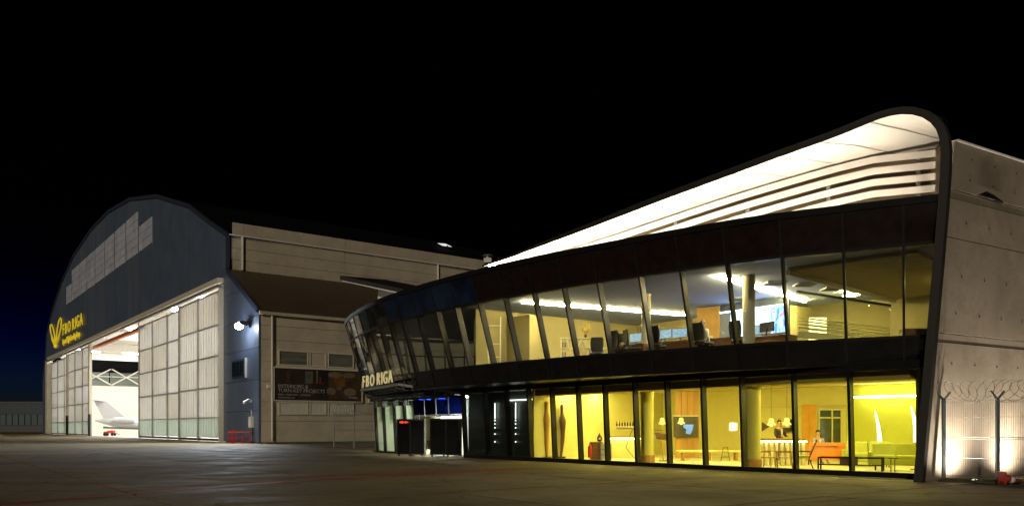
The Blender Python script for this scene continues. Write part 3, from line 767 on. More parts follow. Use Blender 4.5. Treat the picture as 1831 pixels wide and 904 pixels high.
ZR_, LEAN = 8.4, .29
Rp = Plan([(12.62, 23.75), (10.2, 25.0), (7.9, 26.3), (5.3, 28.4), (2.35, 31.1), (-1.0, 34.6), (-3.4, 37.6), (-5.0, 39.9), (-7.2, 43.5), (-9.1, 47.6), (-10.4, 51.2), (-11.1, 54.2), (-11.2, 57), (-10.3, 60.5), (-8, 63), (-4.5, 64.2), (0, 63.8)])
def S(s, z, inn=0.0):
    p = Rp.at(s) + Rp.nin(s) * (LEAN * (ZR_ - z) + inn); return Vector((p.x, p.y, z))
Gp = Plan([(12.2, 25.0), (8.28, 29.2), (5.17, 33.0), (1.93, 37.2), (-1.26, 41.2), (-4.4, 45.6), (-7.0, 49.7), (-8.5, 52.0), (-9.0, 53.8), (-8.3, 56.5), (-5, 60), (0, 61.5)])
def G(s, z, inn=0.0):
    p = Gp.at(s) + Gp.nin(s) * (inn - .055 * z); return Vector((p.x, p.y, z))
W = Vector((.80, .60, 0))
term = thing('terminal_building', 'curved glass terminal with a sweeping floodlit roof edge and dark leaning facade', 'building', (4, 42, 0))
ZS, ZW, ZB = 4.4, 7.1, 3.63                                             # sill, window head, bottom of the overhang

# mullion lines of the upper storey
px_up = [1616.4, 1512.7, 1407.5, 1316, 1236, 1164, 1091, 1030, 977, 926, 881, 840, 806, 772, 743]
smax = solve_px(lambda s: S(s, ZS), 700, 0, Rp.len * .75)
su = [0.02] + [solve_px(lambda s: S(s, ZS), p, 0.0, smax + 6) for p in px_up]
while su[-1] < Rp.len - 3: su.append(su[-1] + 1.66)
def pane(mb, P, s0, s1, z0, z1, g=.03, t=.03, inn=0.0):
    j = [rnd.uniform(-.006, .006) for _ in range(3)]                      # no two panes hang quite alike
    q = [P(s0 + g, z0, inn + j[0]), P(s1 - g, z0, inn + j[1]), P(s1 - g, z1, inn + j[2] + j[1]), P(s0 + g, z1, inn + j[2] + j[0])]
    n = (q[1] - q[0]).cross(q[3] - q[0]).normalized() * -t
    return mb.slab(q, n)
for k, (a, b) in enumerate(zip(su, su[1:])):
    w = pane(MB(), S, a, b, ZS + .03, ZW - .03).build('upper_window', M_ug, term)
    pane(MB(), S, a, b, ZW + .03, 8.22).build('fascia_panel', M_fascia if b < su[12] else (M_skyrefl if b < su[16] + .1 else M_ug), term)
    pane(MB(), S, a, b, ZB + .05, ZS - .03).build('spandrel_panel', M_spandrel, term)
for a in su[1:]:
    q = S(a, ZB); p = S(a, 8.25); n = Rp.nin(a); n3 = Vector((n.x, n.y, 0))
    t2 = Rp.tan(a) * .035; t3 = Vector((t2.x, t2.y, 0))
    MB().slab([q - n3 * .06 - t3, q - n3 * .06 + t3, q + n3 * .24 + t3, q + n3 * .24 - t3], p - q).build('mullion', M_mull, term)
def band(P, s0, s1, z0, z1, o0, o1, name, m, n=70, parent=term):
    ss = [s0 + (s1 - s0) * k / n for k in range(n + 1)]
    mb = MB()
    for a, b in (((z0, o0), (z1, o0)), ((z1, o0), (z1, o1)), ((z1, o1), (z0, o1)), ((z0, o1), (z0, o0))):
        mb.grid([[P(s, *a) for s in ss], [P(s, *b) for s in ss]])
    return mb.build(name, m, parent)
band(S, 0, Rp.len - .5, ZW - .045, ZW + .045, -.05, .20, 'head_transom', M_mull)
band(S, 0, Rp.len - .5, ZS - .045, ZS + .045, -.05, .20, 'sill_transom', M_mull)
band(S, 0, Rp.len - .5, ZB - .06, ZB + .06, -.04, .3, 'bottom_rail', M_black)
band(S, 0, Rp.len - .5, 8.22, 8.42, -.08, .5, 'roof_kerb', M_black)
sl = [Rp.len * k / 80 for k in range(80)]
def strip(name, m, P, z, dep, s0, s1, n=60, t=.12, d=W, inn=.1):
    ss = [s0 + (s1 - s0) * k / n for k in range(n + 1)]
    return MB().sheet([[P(s, z, inn) for s in ss], [P(s, z, inn) + d * dep for s in ss]], (0, 0, t)).build(name, m, term)
SLFT = smax + 3.5
strip('overhang_soffit', M_black, S, ZB - .02, 7, 0, SLFT + 9, t=.1, inn=.05)
strip('roof_deck', M_rim, S, 8.3, 12, 0, SLFT + 8, t=.08, inn=.3)

# ground floor glazing
px_g = [1522, 1422, 1329, 1260, 1196, 1138.6, 1085, 1037, 990.4, 948.5, 909, 871, 831]
gz1 = 3.39
Gs = lambda s: G(s, 0.0)
sg_ = [-.5] + [solve_px(Gs, p, 0, Gp.len * .7) for p in px_g]
s_ent0 = sg_[-1]; s_ent1 = solve_px(Gs, 745, 0, Gp.len * .7)
sl_ent = [s_ent1 + k * (solve_px(Gs, 674, 0, Gp.len * .75) - s_ent1) / 4 for k in range(5)]
sg_rest = [sl_ent[-1] + 1.7 * k for k in range(1, 6)]
M_dkpane = glass('tinted_pane', (.55, .58, .56), 1.0)
for k, (a, b) in enumerate(zip(sg_, sg_[1:])):
    pane(MB(), G, a, b, .2, gz1, g=.035).build('ground_window', M_gg if k < 10 else M_dkpane, term)
for a, b in zip(sl_ent + sg_rest, (sl_ent + sg_rest)[1:]):
    pane(MB(), G, a, b, .12, gz1, g=.03).build('entrance_glazing', M_gg, term)
for a in sg_[1:] + sl_ent + sg_rest:
    q = G(a, .0); p = G(a, gz1 + .2); n = Gp.nin(a); n3 = Vector((n.x, n.y, 0)); t2 = Gp.tan(a) * .045; t3 = Vector((t2.x, t2.y, 0))
    MB().slab([q - n3 * .05 - t3, q - n3 * .05 + t3, q + n3 * .22 + t3, q + n3 * .22 - t3], p - q).build('ground_mullion', M_black, term)
band(G, -.5, s_ent0, .0, .19, -.08, .25, 'base_rail', M_black)
band(G, -.5, sl_ent[-1] + 8, gz1, ZB + .02, -.02, .25, 'head_rail', M_black)
band(G, s_ent1, sl_ent[-1] + 8, .0, .11, -.06, .2, 'base_rail', M_black)

# roof: rim curve in space, lit underside, louvres ---------------------------------
Rz = lambda s: S(s, ZR_)
rib = []
for px, py in [(1611, 201), (1583, 208), (1550, 221), (1517.6, 236.4), (1420, 271.5), (1329.7, 304.5), (1260, 330), (1188.8, 356), (1120, 382.5), (1047.9, 410), (960, 442.5), (900, 465)]:
    s = solve_px(Rz, px, 0, Rp.len * .5); rib.append((s, hz(py, Rz(s).y)))
s_tip = solve_px(Rz, 862, 0, Rp.len * .6); rib.append((s_tip, 8.50))
def zrib(s):
    if s <= rib[0][0]: return rib[0][1]
    for (a, za), (b, zb) in zip(rib, rib[1:]):
        if a <= s <= b: return za + (zb - za) * (s - a) / (b - a)
    return rib[-1][1]
fin = [(1633, 858, 23.7), (1647, 700, 23.7), (1656, 600, 23.68), (1672, 430, 23.66), (1679, 345, 23.66), (1683, 290, 23.66), (1684, 262, 23.66), (1682.5, 246, 23.68), (1677, 230, 23.72), (1667, 216, 23.80), (1652, 207, 23.95), (1632, 201.5, 24.13)]
path = [gp(px, D, hz(py, D)) for px, py, D in fin]; path[0].z = 0
n_fin = len(path)
ss = [rib[0][0] + (s_tip - rib[0][0]) * k / 60 for k in range(61)]
path += [Vector((Rz(s).x, Rz(s).y, zrib(s))) for s in ss]
# smooth the roof line a little
for _ in range(3):
    path = [path[0]] + [path[i] * .5 + (path[i - 1] + path[i + 1]) * .25 for i in range(1, len(path) - 1)] + [path[-1]]
WR = Vector((.854, .52, 0)).normalized()
roof = bpy.data.objects.new('sweeping_roof', None); COL.objects.link(roof); roof.parent = term; WPOS['sweeping_roof'] = WPOS[term.name]
roof['label'] = 'floodlit white roof sweep with charcoal rim'
def outn(i):
    d = (path[min(i + 1, len(path) - 1)] - path[max(i - 1, 0)]); d2 = Vector((d.x, d.y, 0))
    fdir = Vector((Rp.tan(.5).x, Rp.tan(.5).y, 0)) if i < n_fin else (d2.normalized() if d2.length > .01 else Vector((1, 0, 0)))
    dd = Vector((0, 0, 1)) * d.dot(Vector((0, 0, 1))) + fdir * d.dot(fdir); dd.normalize()
    # rotate by 90 degrees in the plane of fdir and z, outward (up / to the right)
    a, z = dd.dot(fdir), dd.z
    return (fdir * (-z) + Vector((0, 0, 1)) * a)
def bclip(i, b):                         # the recess ends at its own inner side wall, a little off the concrete wall's line
    p = path[i]
    while b > .07 and (p + WR * b).x > 12.56 + .50 * ((p + WR * b).y - 23.66): b -= .02
    return b
depth_b = []
for i in range(len(path)):
    if i < n_fin: depth_b.append(3.5)
    else:
        t = (i - n_fin) / 60; depth_b.append(3.5 * max(0.0, 1 - t) ** .75 + .12)
rimrows = []
TH = .23
on = [outn(i) for i in range(len(path))]
th = [TH if i < n_fin + 30 else TH - .16 * (i - n_fin - 30) / 31 for i in range(len(path))]
FN = -WR
prof_fn = lambda i: [path[i], path[i] + on[i] * th[i], path[i] + on[i] * th[i] + WR * .16, path[i] + on[i] * .06 + WR * .06]
rm = MB()
for k in range(4): rm.grid([[prof_fn(i)[k] for i in range(len(path))], [prof_fn(i)[(k + 1) % 4] for i in range(len(path))]])
rm.build('rim', M_rim, roof)
i0 = n_fin - 9
def rise(i):                             # the white underside climbs towards the back
    t = (i - n_fin) / 61
    return 0.0 if t <= 0 else .65 * math.sin(math.pi * min(1, t) ** .8) * (1 - min(1, t))
un = MB().grid([[path[i] + on[i] * .02 + WR * .02 for i in range(i0, len(path))], [path[i] + on[i] * .02 + WR * bclip(i, depth_b[i] * .5) + V(0, 0, rise(i) * .6) for i in range(i0, len(path))], [path[i] + on[i] * .02 + WR * bclip(i, depth_b[i] * 1.3 + .1) + V(0, 0, rise(i)) for i in range(i0, len(path))]])
un.build('underside', M_soffit, roof)
M_seam = mat('soffit_seam', (.50, .46, .40), .7)
for i in range(n_fin + 3, len(path) - 6, 5):
    a, b_ = bclip(i, depth_b[i] * .5), bclip(i, depth_b[i] * 1.3 + .1)
    p0_, p1_, p2_ = path[i] + WR * .05, path[i] + WR * a + V(0, 0, rise(i) * .6), path[i] + WR * b_ + V(0, 0, rise(i))
    MB().bar(p0_, p1_, .03, .016).build('soffit_joint', M_seam, roof); MB().bar(p1_, p2_, .03, .016).build('soffit_joint', M_seam, roof)
tp = MB().grid([[path[i] + on[i] * (th[i] - .03) + WR * bclip(i, .4) for i in range(n_fin - 5, len(path))], [path[i] + on[i] * (th[i] - .03) + V(0, 0, rise(i)) + WR * bclip(i, depth_b[i] * 1.3 + .1) for i in range(n_fin - 5, len(path))]])
tp.build('roof_skin', M_black, roof)
# louvre slats, level on the right and bending down with the roof on the left
lv0 = next(i for i in range(n_fin, len(path)) if bclip(i, depth_b[i] * .97) > depth_b[i] * .97 - .05)
for k in range(6):
    top = []
    for i in range(lv0, len(path) - 4):
        z = min(path[max(i, n_fin)].z + rise(i) - .14, 10.62) - .38 * k
        top.append((i, z))
    lo_, hi_ = [], []
    for i, z in top:
        if z - .22 < 8.28: break
        p = path[i] + WR * (depth_b[i] * .97); p = Vector((p.x, p.y, 0))
        lo_.append(p + V(0, 0, z - .22)); hi_.append(p + V(0, 0, z))
    if len(lo_) > 2:
        MB().sheet([lo_, hi_], WR * .06).build('louvre_slat', M_slat, roof)
for i in range(lv0 + 2, len(path) - 14, 9):
    p = path[i] + WR * (depth_b[i] + .12); z = path[max(i, n_fin)].z
    if z - .3 > 8.6: MB().bar(V(p.x, p.y, 8.3), V(p.x, p.y, z - .05), .1, .1).build('louvre_post', M_galv, roof)
bw = MB().grid([[Vector((path[i].x, path[i].y, 8.3)) + WR * (depth_b[i] * 1.3 + .15) for i in range(lv0, len(path))], [Vector((path[i].x, path[i].y, path[max(i, n_fin)].z + rise(i) + .1)) + WR * (depth_b[i] * 1.3 + .15) for i in range(lv0, len(path))]])
bw.build('back_wall', mat('attic_wall', (.13, .095, .05), .7, var=.08), roof)
# led channel standing on the kerb, just behind the facade
led = MB(); chn = MB()
idx = list(range(n_fin, len(path) - 1))
for i, j in zip(idx, idx[1:]):
    o = min(.55, depth_b[i] * .35)
    a, b = path[i] + WR * o, path[j] + WR * min(.55, depth_b[j] * .35); a = V(a.x, a.y, 8.47); b = V(b.x, b.y, 8.47)
    led.bar(a.lerp(b, .12), a.lerp(b, .88), .09, .03)
    chn.bar(a - V(0, 0, .05), b - V(0, 0, .05), .2, .06)
led.build('led_strip', M_ledroof, roof); chn.build('led_channel', M_black, roof)

# concrete end wall with tie holes -------------------------------------------------
NW = Vector((.52, -.854, 0)); WB = Vector((12.05, 23.86, 0))
def CW(k, z, o=0.0): return WB + WR * k + Vector((.082, -.012, 0)) * z + NW * o + Vector((0, 0, z))
cw = bpy.data.objects.new('concrete_end_wall', None); COL.objects.link(cw); cw.parent = term; WPOS['concrete_end_wall'] = WPOS[term.name]
zs_ = [0.0, 4.12, 4.38, 7.2, 8.35, 8.6, 10.0]
for z0, z1 in zip(zs_, zs_[1:]):
    for k0, k1 in ((0, 5.2), (5.2, 10.4), (10.4, 16)):
        o = -.02 if z1 - z0 < .4 else 0.0
        MB().slab([CW(max(.15, k0 + .01), z0 + .012, o), CW(k1 - .01, z0 + .012, o), CW(k1 - .01, z1 - .012, o), CW(max(.15, k0 + .01), z1 - .012, o)], NW * -.2).build('concrete_panel', M_conc, cw)
MB().slab([CW(.2, 0, -.22), CW(16, 0, -.22), CW(16, 9.95, -.22), CW(.2, 9.95, -.22)], NW * -.15).build('wall_core', M_rim, cw)
MB().bar(CW(.25, 10.03, -.1), CW(16, 10.03, -.1), .3, .05).build('coping', M_white, cw)
M_hole = mat('tie_hole', (.03, .028, .025), .8)
for z in (3.5, 5.0, 6.1, 7.7, 9.0, 9.6):
    for k in range(8):
        c = CW(1.0 + 1.25 * k + (.12 if z > 5 else 0), z, .002); q = [c + WR * .026 * math.cos(.785 * j) + V(.004, 0, 1) * .026 * math.sin(.785 * j) for j in range(8)]
        MB().slab(q, NW * .012).build('tie_hole', M_hole, cw)
MB().slab([CW(1.55, 8.62, .03), CW(2.9, 8.58, .03), CW(2.3, 8.72, .03), CW(1.9, 8.76, .03)], NW * .06).build('lifted_flashing', M_black, cw)
for k, (kk, pw) in enumerate(((1.25, 1150), (4.4, 1150), (8.2, 900))):
    c = CW(kk, 0, .85); up = thing('uplight', ['round ground uplight at the concrete wall, nearest the glass', 'round ground uplight at the concrete wall, by the right fence post', 'round ground uplight at the far end of the concrete wall'][k], 'uplight', c, 'uplights along the concrete wall')
    MB().lathe(c, [(.14, .0), (.14, .05), (.11, .06)], 16).build('housing', M_dark, up); MB().lathe(c, [(.10, .061), (.09, .07)], 16).build('lens', emit('uplight_lens', (1, .9, .75), 10), up)
    lamp('uplight_beam', 'SPOT', c + V(0, 0, .1), pw, (1.0, .86, .68), up, aim=CW(kk, 2.2, -.1), size=.08, spot=150, blend=1.0)

# rear roof blade seen over the left end
rbk = bpy.data.objects.new('rear_roof_blade', None); COL.objects.link(rbk); rbk.parent = term; WPOS['rear_roof_blade'] = WPOS[term.name]
MB().slab([gp(608, 57, hz(500, 57)), gp(722, 57, hz(524, 57)), gp(760, 62, hz(520, 62)), gp(690, 66, hz(506, 66))], (0, 0, .3)).build('blade', M_rim, rbk)
MB().slab([gp(612, 57.05, hz(501.5, 57.05)), gp(716, 57.05, hz(523, 57.05)), gp(716, 57.05, hz(525.5, 57.05)), gp(612, 57.05, hz(502.6, 57.05))], (0, -.06, 0)).build('lit_edge', M_soffit, rbk)
MB().slab([gp(674, 58.5, 8.2), gp(735, 58.5, 8.2), gp(716, 58.5, hz(526, 58.5)), gp(676, 58.5, hz(515.5, 58.5))], (.3, 1.5, 0)).build('white_upstand', M_soffit, rbk)
MB().bar(gp(668, 56.8, 9.0), gp(715, 56.3, 9.0), .12, .06).build('led_strip', emit('rear_led', (1, .93, .86), 12), rbk)

# interior shells ------------------------------------------------------------------
s_px = lambda p: solve_px(lambda s: S(s, ZS), p, 0, smax + 6)
s_part = s_px(836)
strip('upper_floor', M_floorD, S, 3.86, 12, 0.1, SLFT, t=.08, inn=.3)
strip('upper_ceiling', M_ceilGlow, S, 7.16, 12, 0.1, SLFT, t=.08, inn=.28)
sb = [0.1 + (SLFT - .1) * k / 40 for k in range(41)]
MB().sheet([[S(s, 3.9) + W * 11 for s in sb], [S(s, 3.9) + W * 11 + V(0, 0, 3.4) for s in sb]], W * .2).build('upper_back_wall', M_wallO, term)
pa = S(s_part, 4.0, .35); pa = V(pa.x, pa.y, 3.9)
def wall(a, d, L, z0, z1, t, name, m, parent=term):
    n = Vector((d.y, -d.x, 0)).normalized()
    return MB().slab([V(a.x, a.y, z0), V(a.x, a.y, z0) + d * L, V(a.x, a.y, z1) + d * L, V(a.x, a.y, z1)], n * -t).build(name, m, parent)
wall(pa, W, 11, 3.94, 7.16, .15, 'upper_partition', M_wallO)
FD = Vector((-.66, .75, 0)).normalized()
# core block with a door, seen through the middle panes
cb = pa + W * 2.3
core = wall(cb - FD * 1.6, FD, 1.7, 3.94, 6.85, .5, 'core_wall', M_wallO)
dr = MB().box(cb - FD * .8 + V(0, 0, 1.1) - W * .28, (.9, .06, 2.1), Matrix((FD, -W, V(0, 0, 1))).transposed()).build('door', mat('grey_door', (.24, .21, .15), .5), core)
MB().bar(cb - FD * .5 - W * .36 + V(0, 0, 1.05), cb - FD * .66 - W * .36 + V(0, 0, 1.05), .03, .03).build('handle', M_galv, dr)
# right-hand bulkhead and olive ceiling over the glazed office
MB().slab([gp(1409, 28.2, 7.02), gp(1600, 34.5, 7.02), gp(1760, 31.5, 7.02), gp(1640, 25.3, 7.02)], (0, 0, .12)).build('office_ceiling', mat('olive_ceiling', (.42, .34, .10), .8), term)
MB().bar(gp(1409, 28.2, 6.98), gp(1600, 34.5, 6.98), .12, .2).build('ceiling_trim', M_ceilW, term)
for (a, b, w_) in ((gp(934, 35.8, 7.1), gp(1224, 39.9, 7.1), .055), (gp(1281, 29.7, 7.1), gp(1440, 35.6, 7.1), .085)):
    MB().bar(a, b, w_, .06).build('ceiling_strip_light', M_ledY, term)
MB().box(gp(1522, 33.0, 6.97), (.5, .5, .04)).build('ceiling_and_fill_panel', emit('office_and_fill_light', (1, .80, .22), 130), term)
MB().box(gp(1712, 29.5, 6.97), (.6, .6, .04)).build('ceiling_and_fill_panel', MATS['office_and_fill_light'], term)  # extra panel added out of view behind the fin, brightens the right bays
M_grille = mat('vent_grey', (.42, .40, .34), .5)
for px, D in ((1385, 31.2), (1440, 31.5), (1488, 32.5), (1318, 35)):
    c = gp(px, D, 7.13); v_ = MB().box(c, (.75, .75, .05)).build('ceiling_vent', M_grille, term)
    for q in range(4): MB().box(c + V(0, -.27 + .18 * q, -.035), (.66, .05, .02)).build('vent_slat', M_dark, v_)
def column(px, D, r, z0, z1, m, name='column'):
    c = gp(px, D, 0); return MB().lathe(V(c.x, c.y, 0), [(r, z0), (r, z1 - .1), (r * 1.06, z1 - .1), (r * 1.06, z1)], 24).build(name, m, term, smooth=False)
column(1339, 29.8, .22, 3.94, 7.16, mat('upper_column', (.62, .57, .42), .6, var=.04)); column(1155, 33.9, .2, 3.94, 7.16, MATS['upper_column'])

# ground floor shell
s_gl = sg_[10]
def gstrip(name, m, z, dep, s0, s1, inn, t, n=40):
    q = [s0 + (s1 - s0) * k / n for k in range(n + 1)]
    return MB().sheet([[Vector((*Gp.at(s), z)) + Vector((*Gp.nin(s), 0)) * inn for s in q], [Vector((*Gp.at(s), z)) + Vector((*Gp.nin(s), 0)) * inn + W * dep for s in q]], (0, 0, t)).build(name, m, term)
gstrip('ground_floor_slab', M_floorC, .04, 12, 0.05, sl_ent[-1] + 2, .26, .06)
gstrip('ground_ceiling', M_ceilY, 3.42, 12, 0.05, s_gl + .5, .27, .06)
gstrip('curtain_bulkhead', M_bulk, 3.10, 1.1, 0.05, s_gl, .30, .30)
q = [0.05 + (s_gl + .4) * k / 30 for k in range(31)]
MB().sheet([[Vector((*Gp.at(s), .1)) + W * 9.2 for s in q], [Vector((*Gp.at(s), 3.45)) + W * 9.2 for s in q]], W * .2).build('ground_back_wall', M_wallY, term)
q2 = [0.05 + 7.0 * k / 8 for k in range(9)]
MB().sheet([[Vector((*Gp.at(s), .1)) + W * 9.1 for s in q2], [Vector((*Gp.at(s), 3.4)) + W * 9.1 for s in q2]], W * -.05).build('lime_wall_panel', M_lime, term)
a0 = Gp.at(.05); wall(V(a0.x + .55, a0.y + .5, 0), W, 9.2, .1, 3.42, -.1, 'lime_side_wall', M_lime)
a1 = Gp.at(s_gl + .1) + Gp.nin(s_gl) * .3; wall(V(a1.x, a1.y, 0), W, 9, .1, 3.42, .12, 'ground_partition', M_wallY)
column(1345, 29.9, .30, .1, 3.1, M_colY); column(1157, 34.4, .27, .1, 3.1, M_colY)
for px, D in ((1345, 29.9), (1157, 34.4)):
    c = gp(px, D, 0); MB().lathe(V(c.x, c.y, 0), [(.34, .1), (.34, .42), (.30, .44)], 24).build('column_base', M_wood, term)
# ceiling lights of the lounge
for k in range(9):
    s = 1.2 + (s_gl - 1.6) * k / 8
    for dd in (2.3, 4.2):
        c = Gp.at(s) + W.to_2d() * dd
        MB().box(V(c.x, c.y, 3.38), (.62, .62, .05), Matrix((FD, W, V(0, 0, 1))).transposed()).build('ceiling_light', M_panelY, term)
c = Gp.at(.4) + W.to_2d() * 8.6; c2 = Gp.at(6.4) + W.to_2d() * 8.6
MB().bar(V(c.x, c.y, 2.88), V(c2.x, c2.y, 2.88), .10, .08).build('cove_light', emit('cove_led', (1, .98, .62), 20), term)
c3 = Gp.at(4.6) + W.to_2d() * 9.05; c4 = Gp.at(12) + W.to_2d() * 9.05
MB().bar(V(c3.x, c3.y, 2.55), V(c4.x, c4.y, 2.55), .06, .06).build('picture_rail', M_ceilY, term)

# dark panes left of the lounge, glowing strips added behind imitate lights reflected in them
q = [s_gl + .2 + (s_ent0 - s_gl - .2) * k / 10 for k in range(11)]
MB().sheet([[Vector((*Gp.at(s), .1)) + W * 1.3 for s in q], [Vector((*Gp.at(s), 3.5)) + W * 1.3 for s in q]], W * .1).build('dark_partition_wall', M_dkwall, term)
gstrip('dark_lobby_ceiling', M_dkwall, 3.42, 1.4, s_gl + .2, s_ent0, .27, .05)
for px, y0, y1 in ((852, 735, 748), (885, 720, 748), (922, 719, 748)):
    D = gp(px, 1).y; s = solve_px(lambda t: G(t, 0) + W * 1.2, px, s_gl - 3, s_ent0 + 3); p = G(s, 0) + W * 1.2
    MB().bar(V(p.x, p.y, hz(y1, p.y)), V(p.x, p.y, hz(y0, p.y)), .05, .04).build('reflection_strip', M_stripW, term)
    for y in (751, 757, 764, 775, 789): MB().box(V(p.x, p.y, hz(y, p.y)), (.06, .04, .05)).build('reflection_dot', M_stripW, term)
p, p2 = G(sg_[10] + .3, 0) + W * 1.2, G(sg_[12] - .1, 0) + W * 1.2
MB().bar(V(p.x, p.y, 2.98), V(p2.x, p2.y, 2.98), .04, .05).build('reflection_strip', M_stripW, term)

wall(V(Gp.at(s_ent0).x, Gp.at(s_ent0).y, 0) + W * .3, W, 4.5, .1, 3.42, .1, 'lobby_partition', M_dkwall)
# entrance hall: white, bright, with blue transom glass
e0, e1 = s_ent0, sl_ent[-1] + 3
gstrip('entrance_ceiling', M_ceilW, 3.40, 5, e0, e1, .27, .06)
q = [e0 + (e1 - e0) * k / 14 for k in range(15)]
MB().sheet([[Vector((*Gp.at(s), .1)) + W * 4.2 for s in q], [Vector((*Gp.at(s), 3.45)) + W * 4.2 for s in q]], W * .1).build('entrance_back_wall', mat('entrance_white', (.66, .72, .66), .6, var=.05), term)
for s in (s_ent0 + 1.2, s_ent0 + 3.4, s_ent1 + 1.0, s_ent1 + 3.0):
    c = Gp.at(s) + W.to_2d() * 1.9; MB().box(V(c.x, c.y, 3.36), (1.0, .5, .05)).build('entrance_light', M_panelW, term)
q = [s_ent0 + .2 + (s_ent1 - s_ent0 - .3) * k / 6 for k in range(7)]
MB().sheet([[Vector((*Gp.at(s), .12)) + W * 1.6 for s in q], [Vector((*Gp.at(s), 2.25)) + W * 1.6 for s in q]], W * .08).build('added_glow_panel', emit('vestibule_fill_glow', (1, .98, .92), 1.8), term)  # glowing sheet added behind the doors to whiten the entrance
M_blue = glass('blue_transom_glass', (.02, .045, .16), .8)
M_framew = mat('pale_aluminium', (.62, .64, .68), .35, metal=.3, var=.05)
nb = 4
for k in range(nb):
    a, b = s_ent0 + (s_ent1 - s_ent0) * k / nb, s_ent0 + (s_ent1 - s_ent0) * (k + 1) / nb
    pane(MB(), G, a, b, 2.3, 3.3, g=.06).build('blue_transom', M_blue, term)
    pt, pb = G(b, 3.35), G(b, 2.2); MB().bar(pb, pt, .06, .08).build('transom_frame', M_framew, term)
    pane(MB(), G, a, b, .1, 2.2, g=.05, inn=.05).build('entrance_door', M_gg, term)
MB().bar(G(s_ent0, 2.25), G(s_ent1, 2.25), .1, .07).build('transom_frame', M_framew, term)
MB().bar(G(s_ent0, .03), G(s_ent1, .03), .3, .04).build('threshold', M_galv, term)
for k in range(4):
    a = sl_ent[k]; b = sl_ent[k + 1]
    pane(MB(), G, a, a + (b - a) * .55, 2.0 if k else 1.6, 3.35, g=.06, inn=.35).build('roller_blind', mat('grey_blind', (.30, .33, .28) if k else (.2, .3, .42), .7), term)
    pane(MB(), G, a, b, .12, 2.9, g=.04, t=.01, inn=.15).build('frosted_film', translucent('frosted_glass_film', (.86, .92, .89), .85), term)

# canopy over the entrance
can = bpy.data.objects.new('entrance_canopy', None); COL.objects.link(can); can.parent = term; WPOS['entrance_canopy'] = WPOS[term.name]
A_, C_ = V(-6.0, 42.8, 3.88), V(-9.25, 49.8, 3.88); B_ = V(-2.3, 42.9, 3.34); D_ = V(-7.6, 51.2, 3.45)
MB().slab([A_, C_, D_, B_], (0, 0, .05)).build('glass_plate', glass('canopy_glass', (.62, .70, .64), .9), can)
for a, b in ((A_, C_), (A_, B_), (C_, D_)): MB().bar(a + V(0, 0, -.03), b + V(0, 0, -.03), .14, .13).build('edge_beam', mat('canopy_edge', (.22, .24, .20), .4), can)
for k in range(7):
    t = (k + .5) / 7; a, b = A_.lerp(C_, t), B_.lerp(D_, t); MB().bar(a - V(0, 0, .14), b - V(0, 0, .14), .07, .16).build('rib', M_dark, can)
    MB().box(A_.lerp(B_, t) - V(0, 0, .16), (.16, .2, .18)).build('bracket', M_black, can)
for t in (.35, .7): MB().bar(A_.lerp(B_, t) - V(0, 0, .3), C_.lerp(D_, t) - V(0, 0, .3), .09, .12).build('beam', M_dark, can)
sgn = thing('canopy_sign', 'cream lit name letters standing on the entrance canopy edge', 'sign', A_.lerp(C_, .5))
rd = (A_ - C_).normalized(); L0 = C_.lerp(A_, .09) + V(0, 0, .12); LT = (A_ - C_).length * .84; x = 0
for ch, a in adv:
    if ch != ' ': text_mesh('letter', ch, .98, L0 + rd * (LT * x / tot) + V(-.1, -.05, 0), rd, (0, 0, 1), M_yellowlit, sgn, depth=.05, sx=LT / tot / .98 * .88)
    x += a
MB().bar(L0 + V(0, 0, -.05), L0 + rd * LT + V(0, 0, -.05), .06, .06).build('letter_rail', M_dark, sgn)

# freestanding dark screens in front of the doors
for k, (pxc, D, w_, yaw, lab) in enumerate(((722.5, 45.6, .82, .15, 'leftmost black upright panel at the entrance, with red reflected letters on top'), (747, 45.2, .86, -.25, 'second black upright panel from the left at the entrance, slightly turned'), (783, 44.4, .88, .05, 'third black upright panel from the left at the entrance'), (811.5, 43.8, .88, .02, 'rightmost black upright panel at the entrance'))):
    c = gp(pxc, D, 0); t = thing('entrance_panel', lab, 'panel', c, 'black upright panels at the entrance')
    ex = V(math.cos(yaw + .05), math.sin(yaw + .05), 0); ey = V(-ex.y, ex.x, 0); Mx = Matrix((ex, ey, V(0, 0, 1))).transposed()
    MB().box(c + V(0, 0, 1.08), (w_, .34, 1.96), Mx).build('body', M_black, t, bevel=.02)
    MB().box(c + V(0, 0, 1.06) - ey * .175, (w_ * .86, .02, 1.82), Mx).build('face', M_spandrel, t)
    for sx_ in (-1, 1): MB().box(c + ex * sx_ * w_ * .36 + V(0, 0, .05), (.1, .5, .1), Mx).build('foot', M_dark, t)
    if k == 0:
        for j, h_ in enumerate((.09, .13, .07, .11, .06)): MB().box(c + ex * (-.22 + .1 * j) + V(0, 0, 1.88) - ey * .19, (.08, .01, h_), Mx).build('red_reflection', emit('red_reflection_glow', (1, .06, .03), 1.2), t)  # glowing bars imitate red letters reflected in the panel

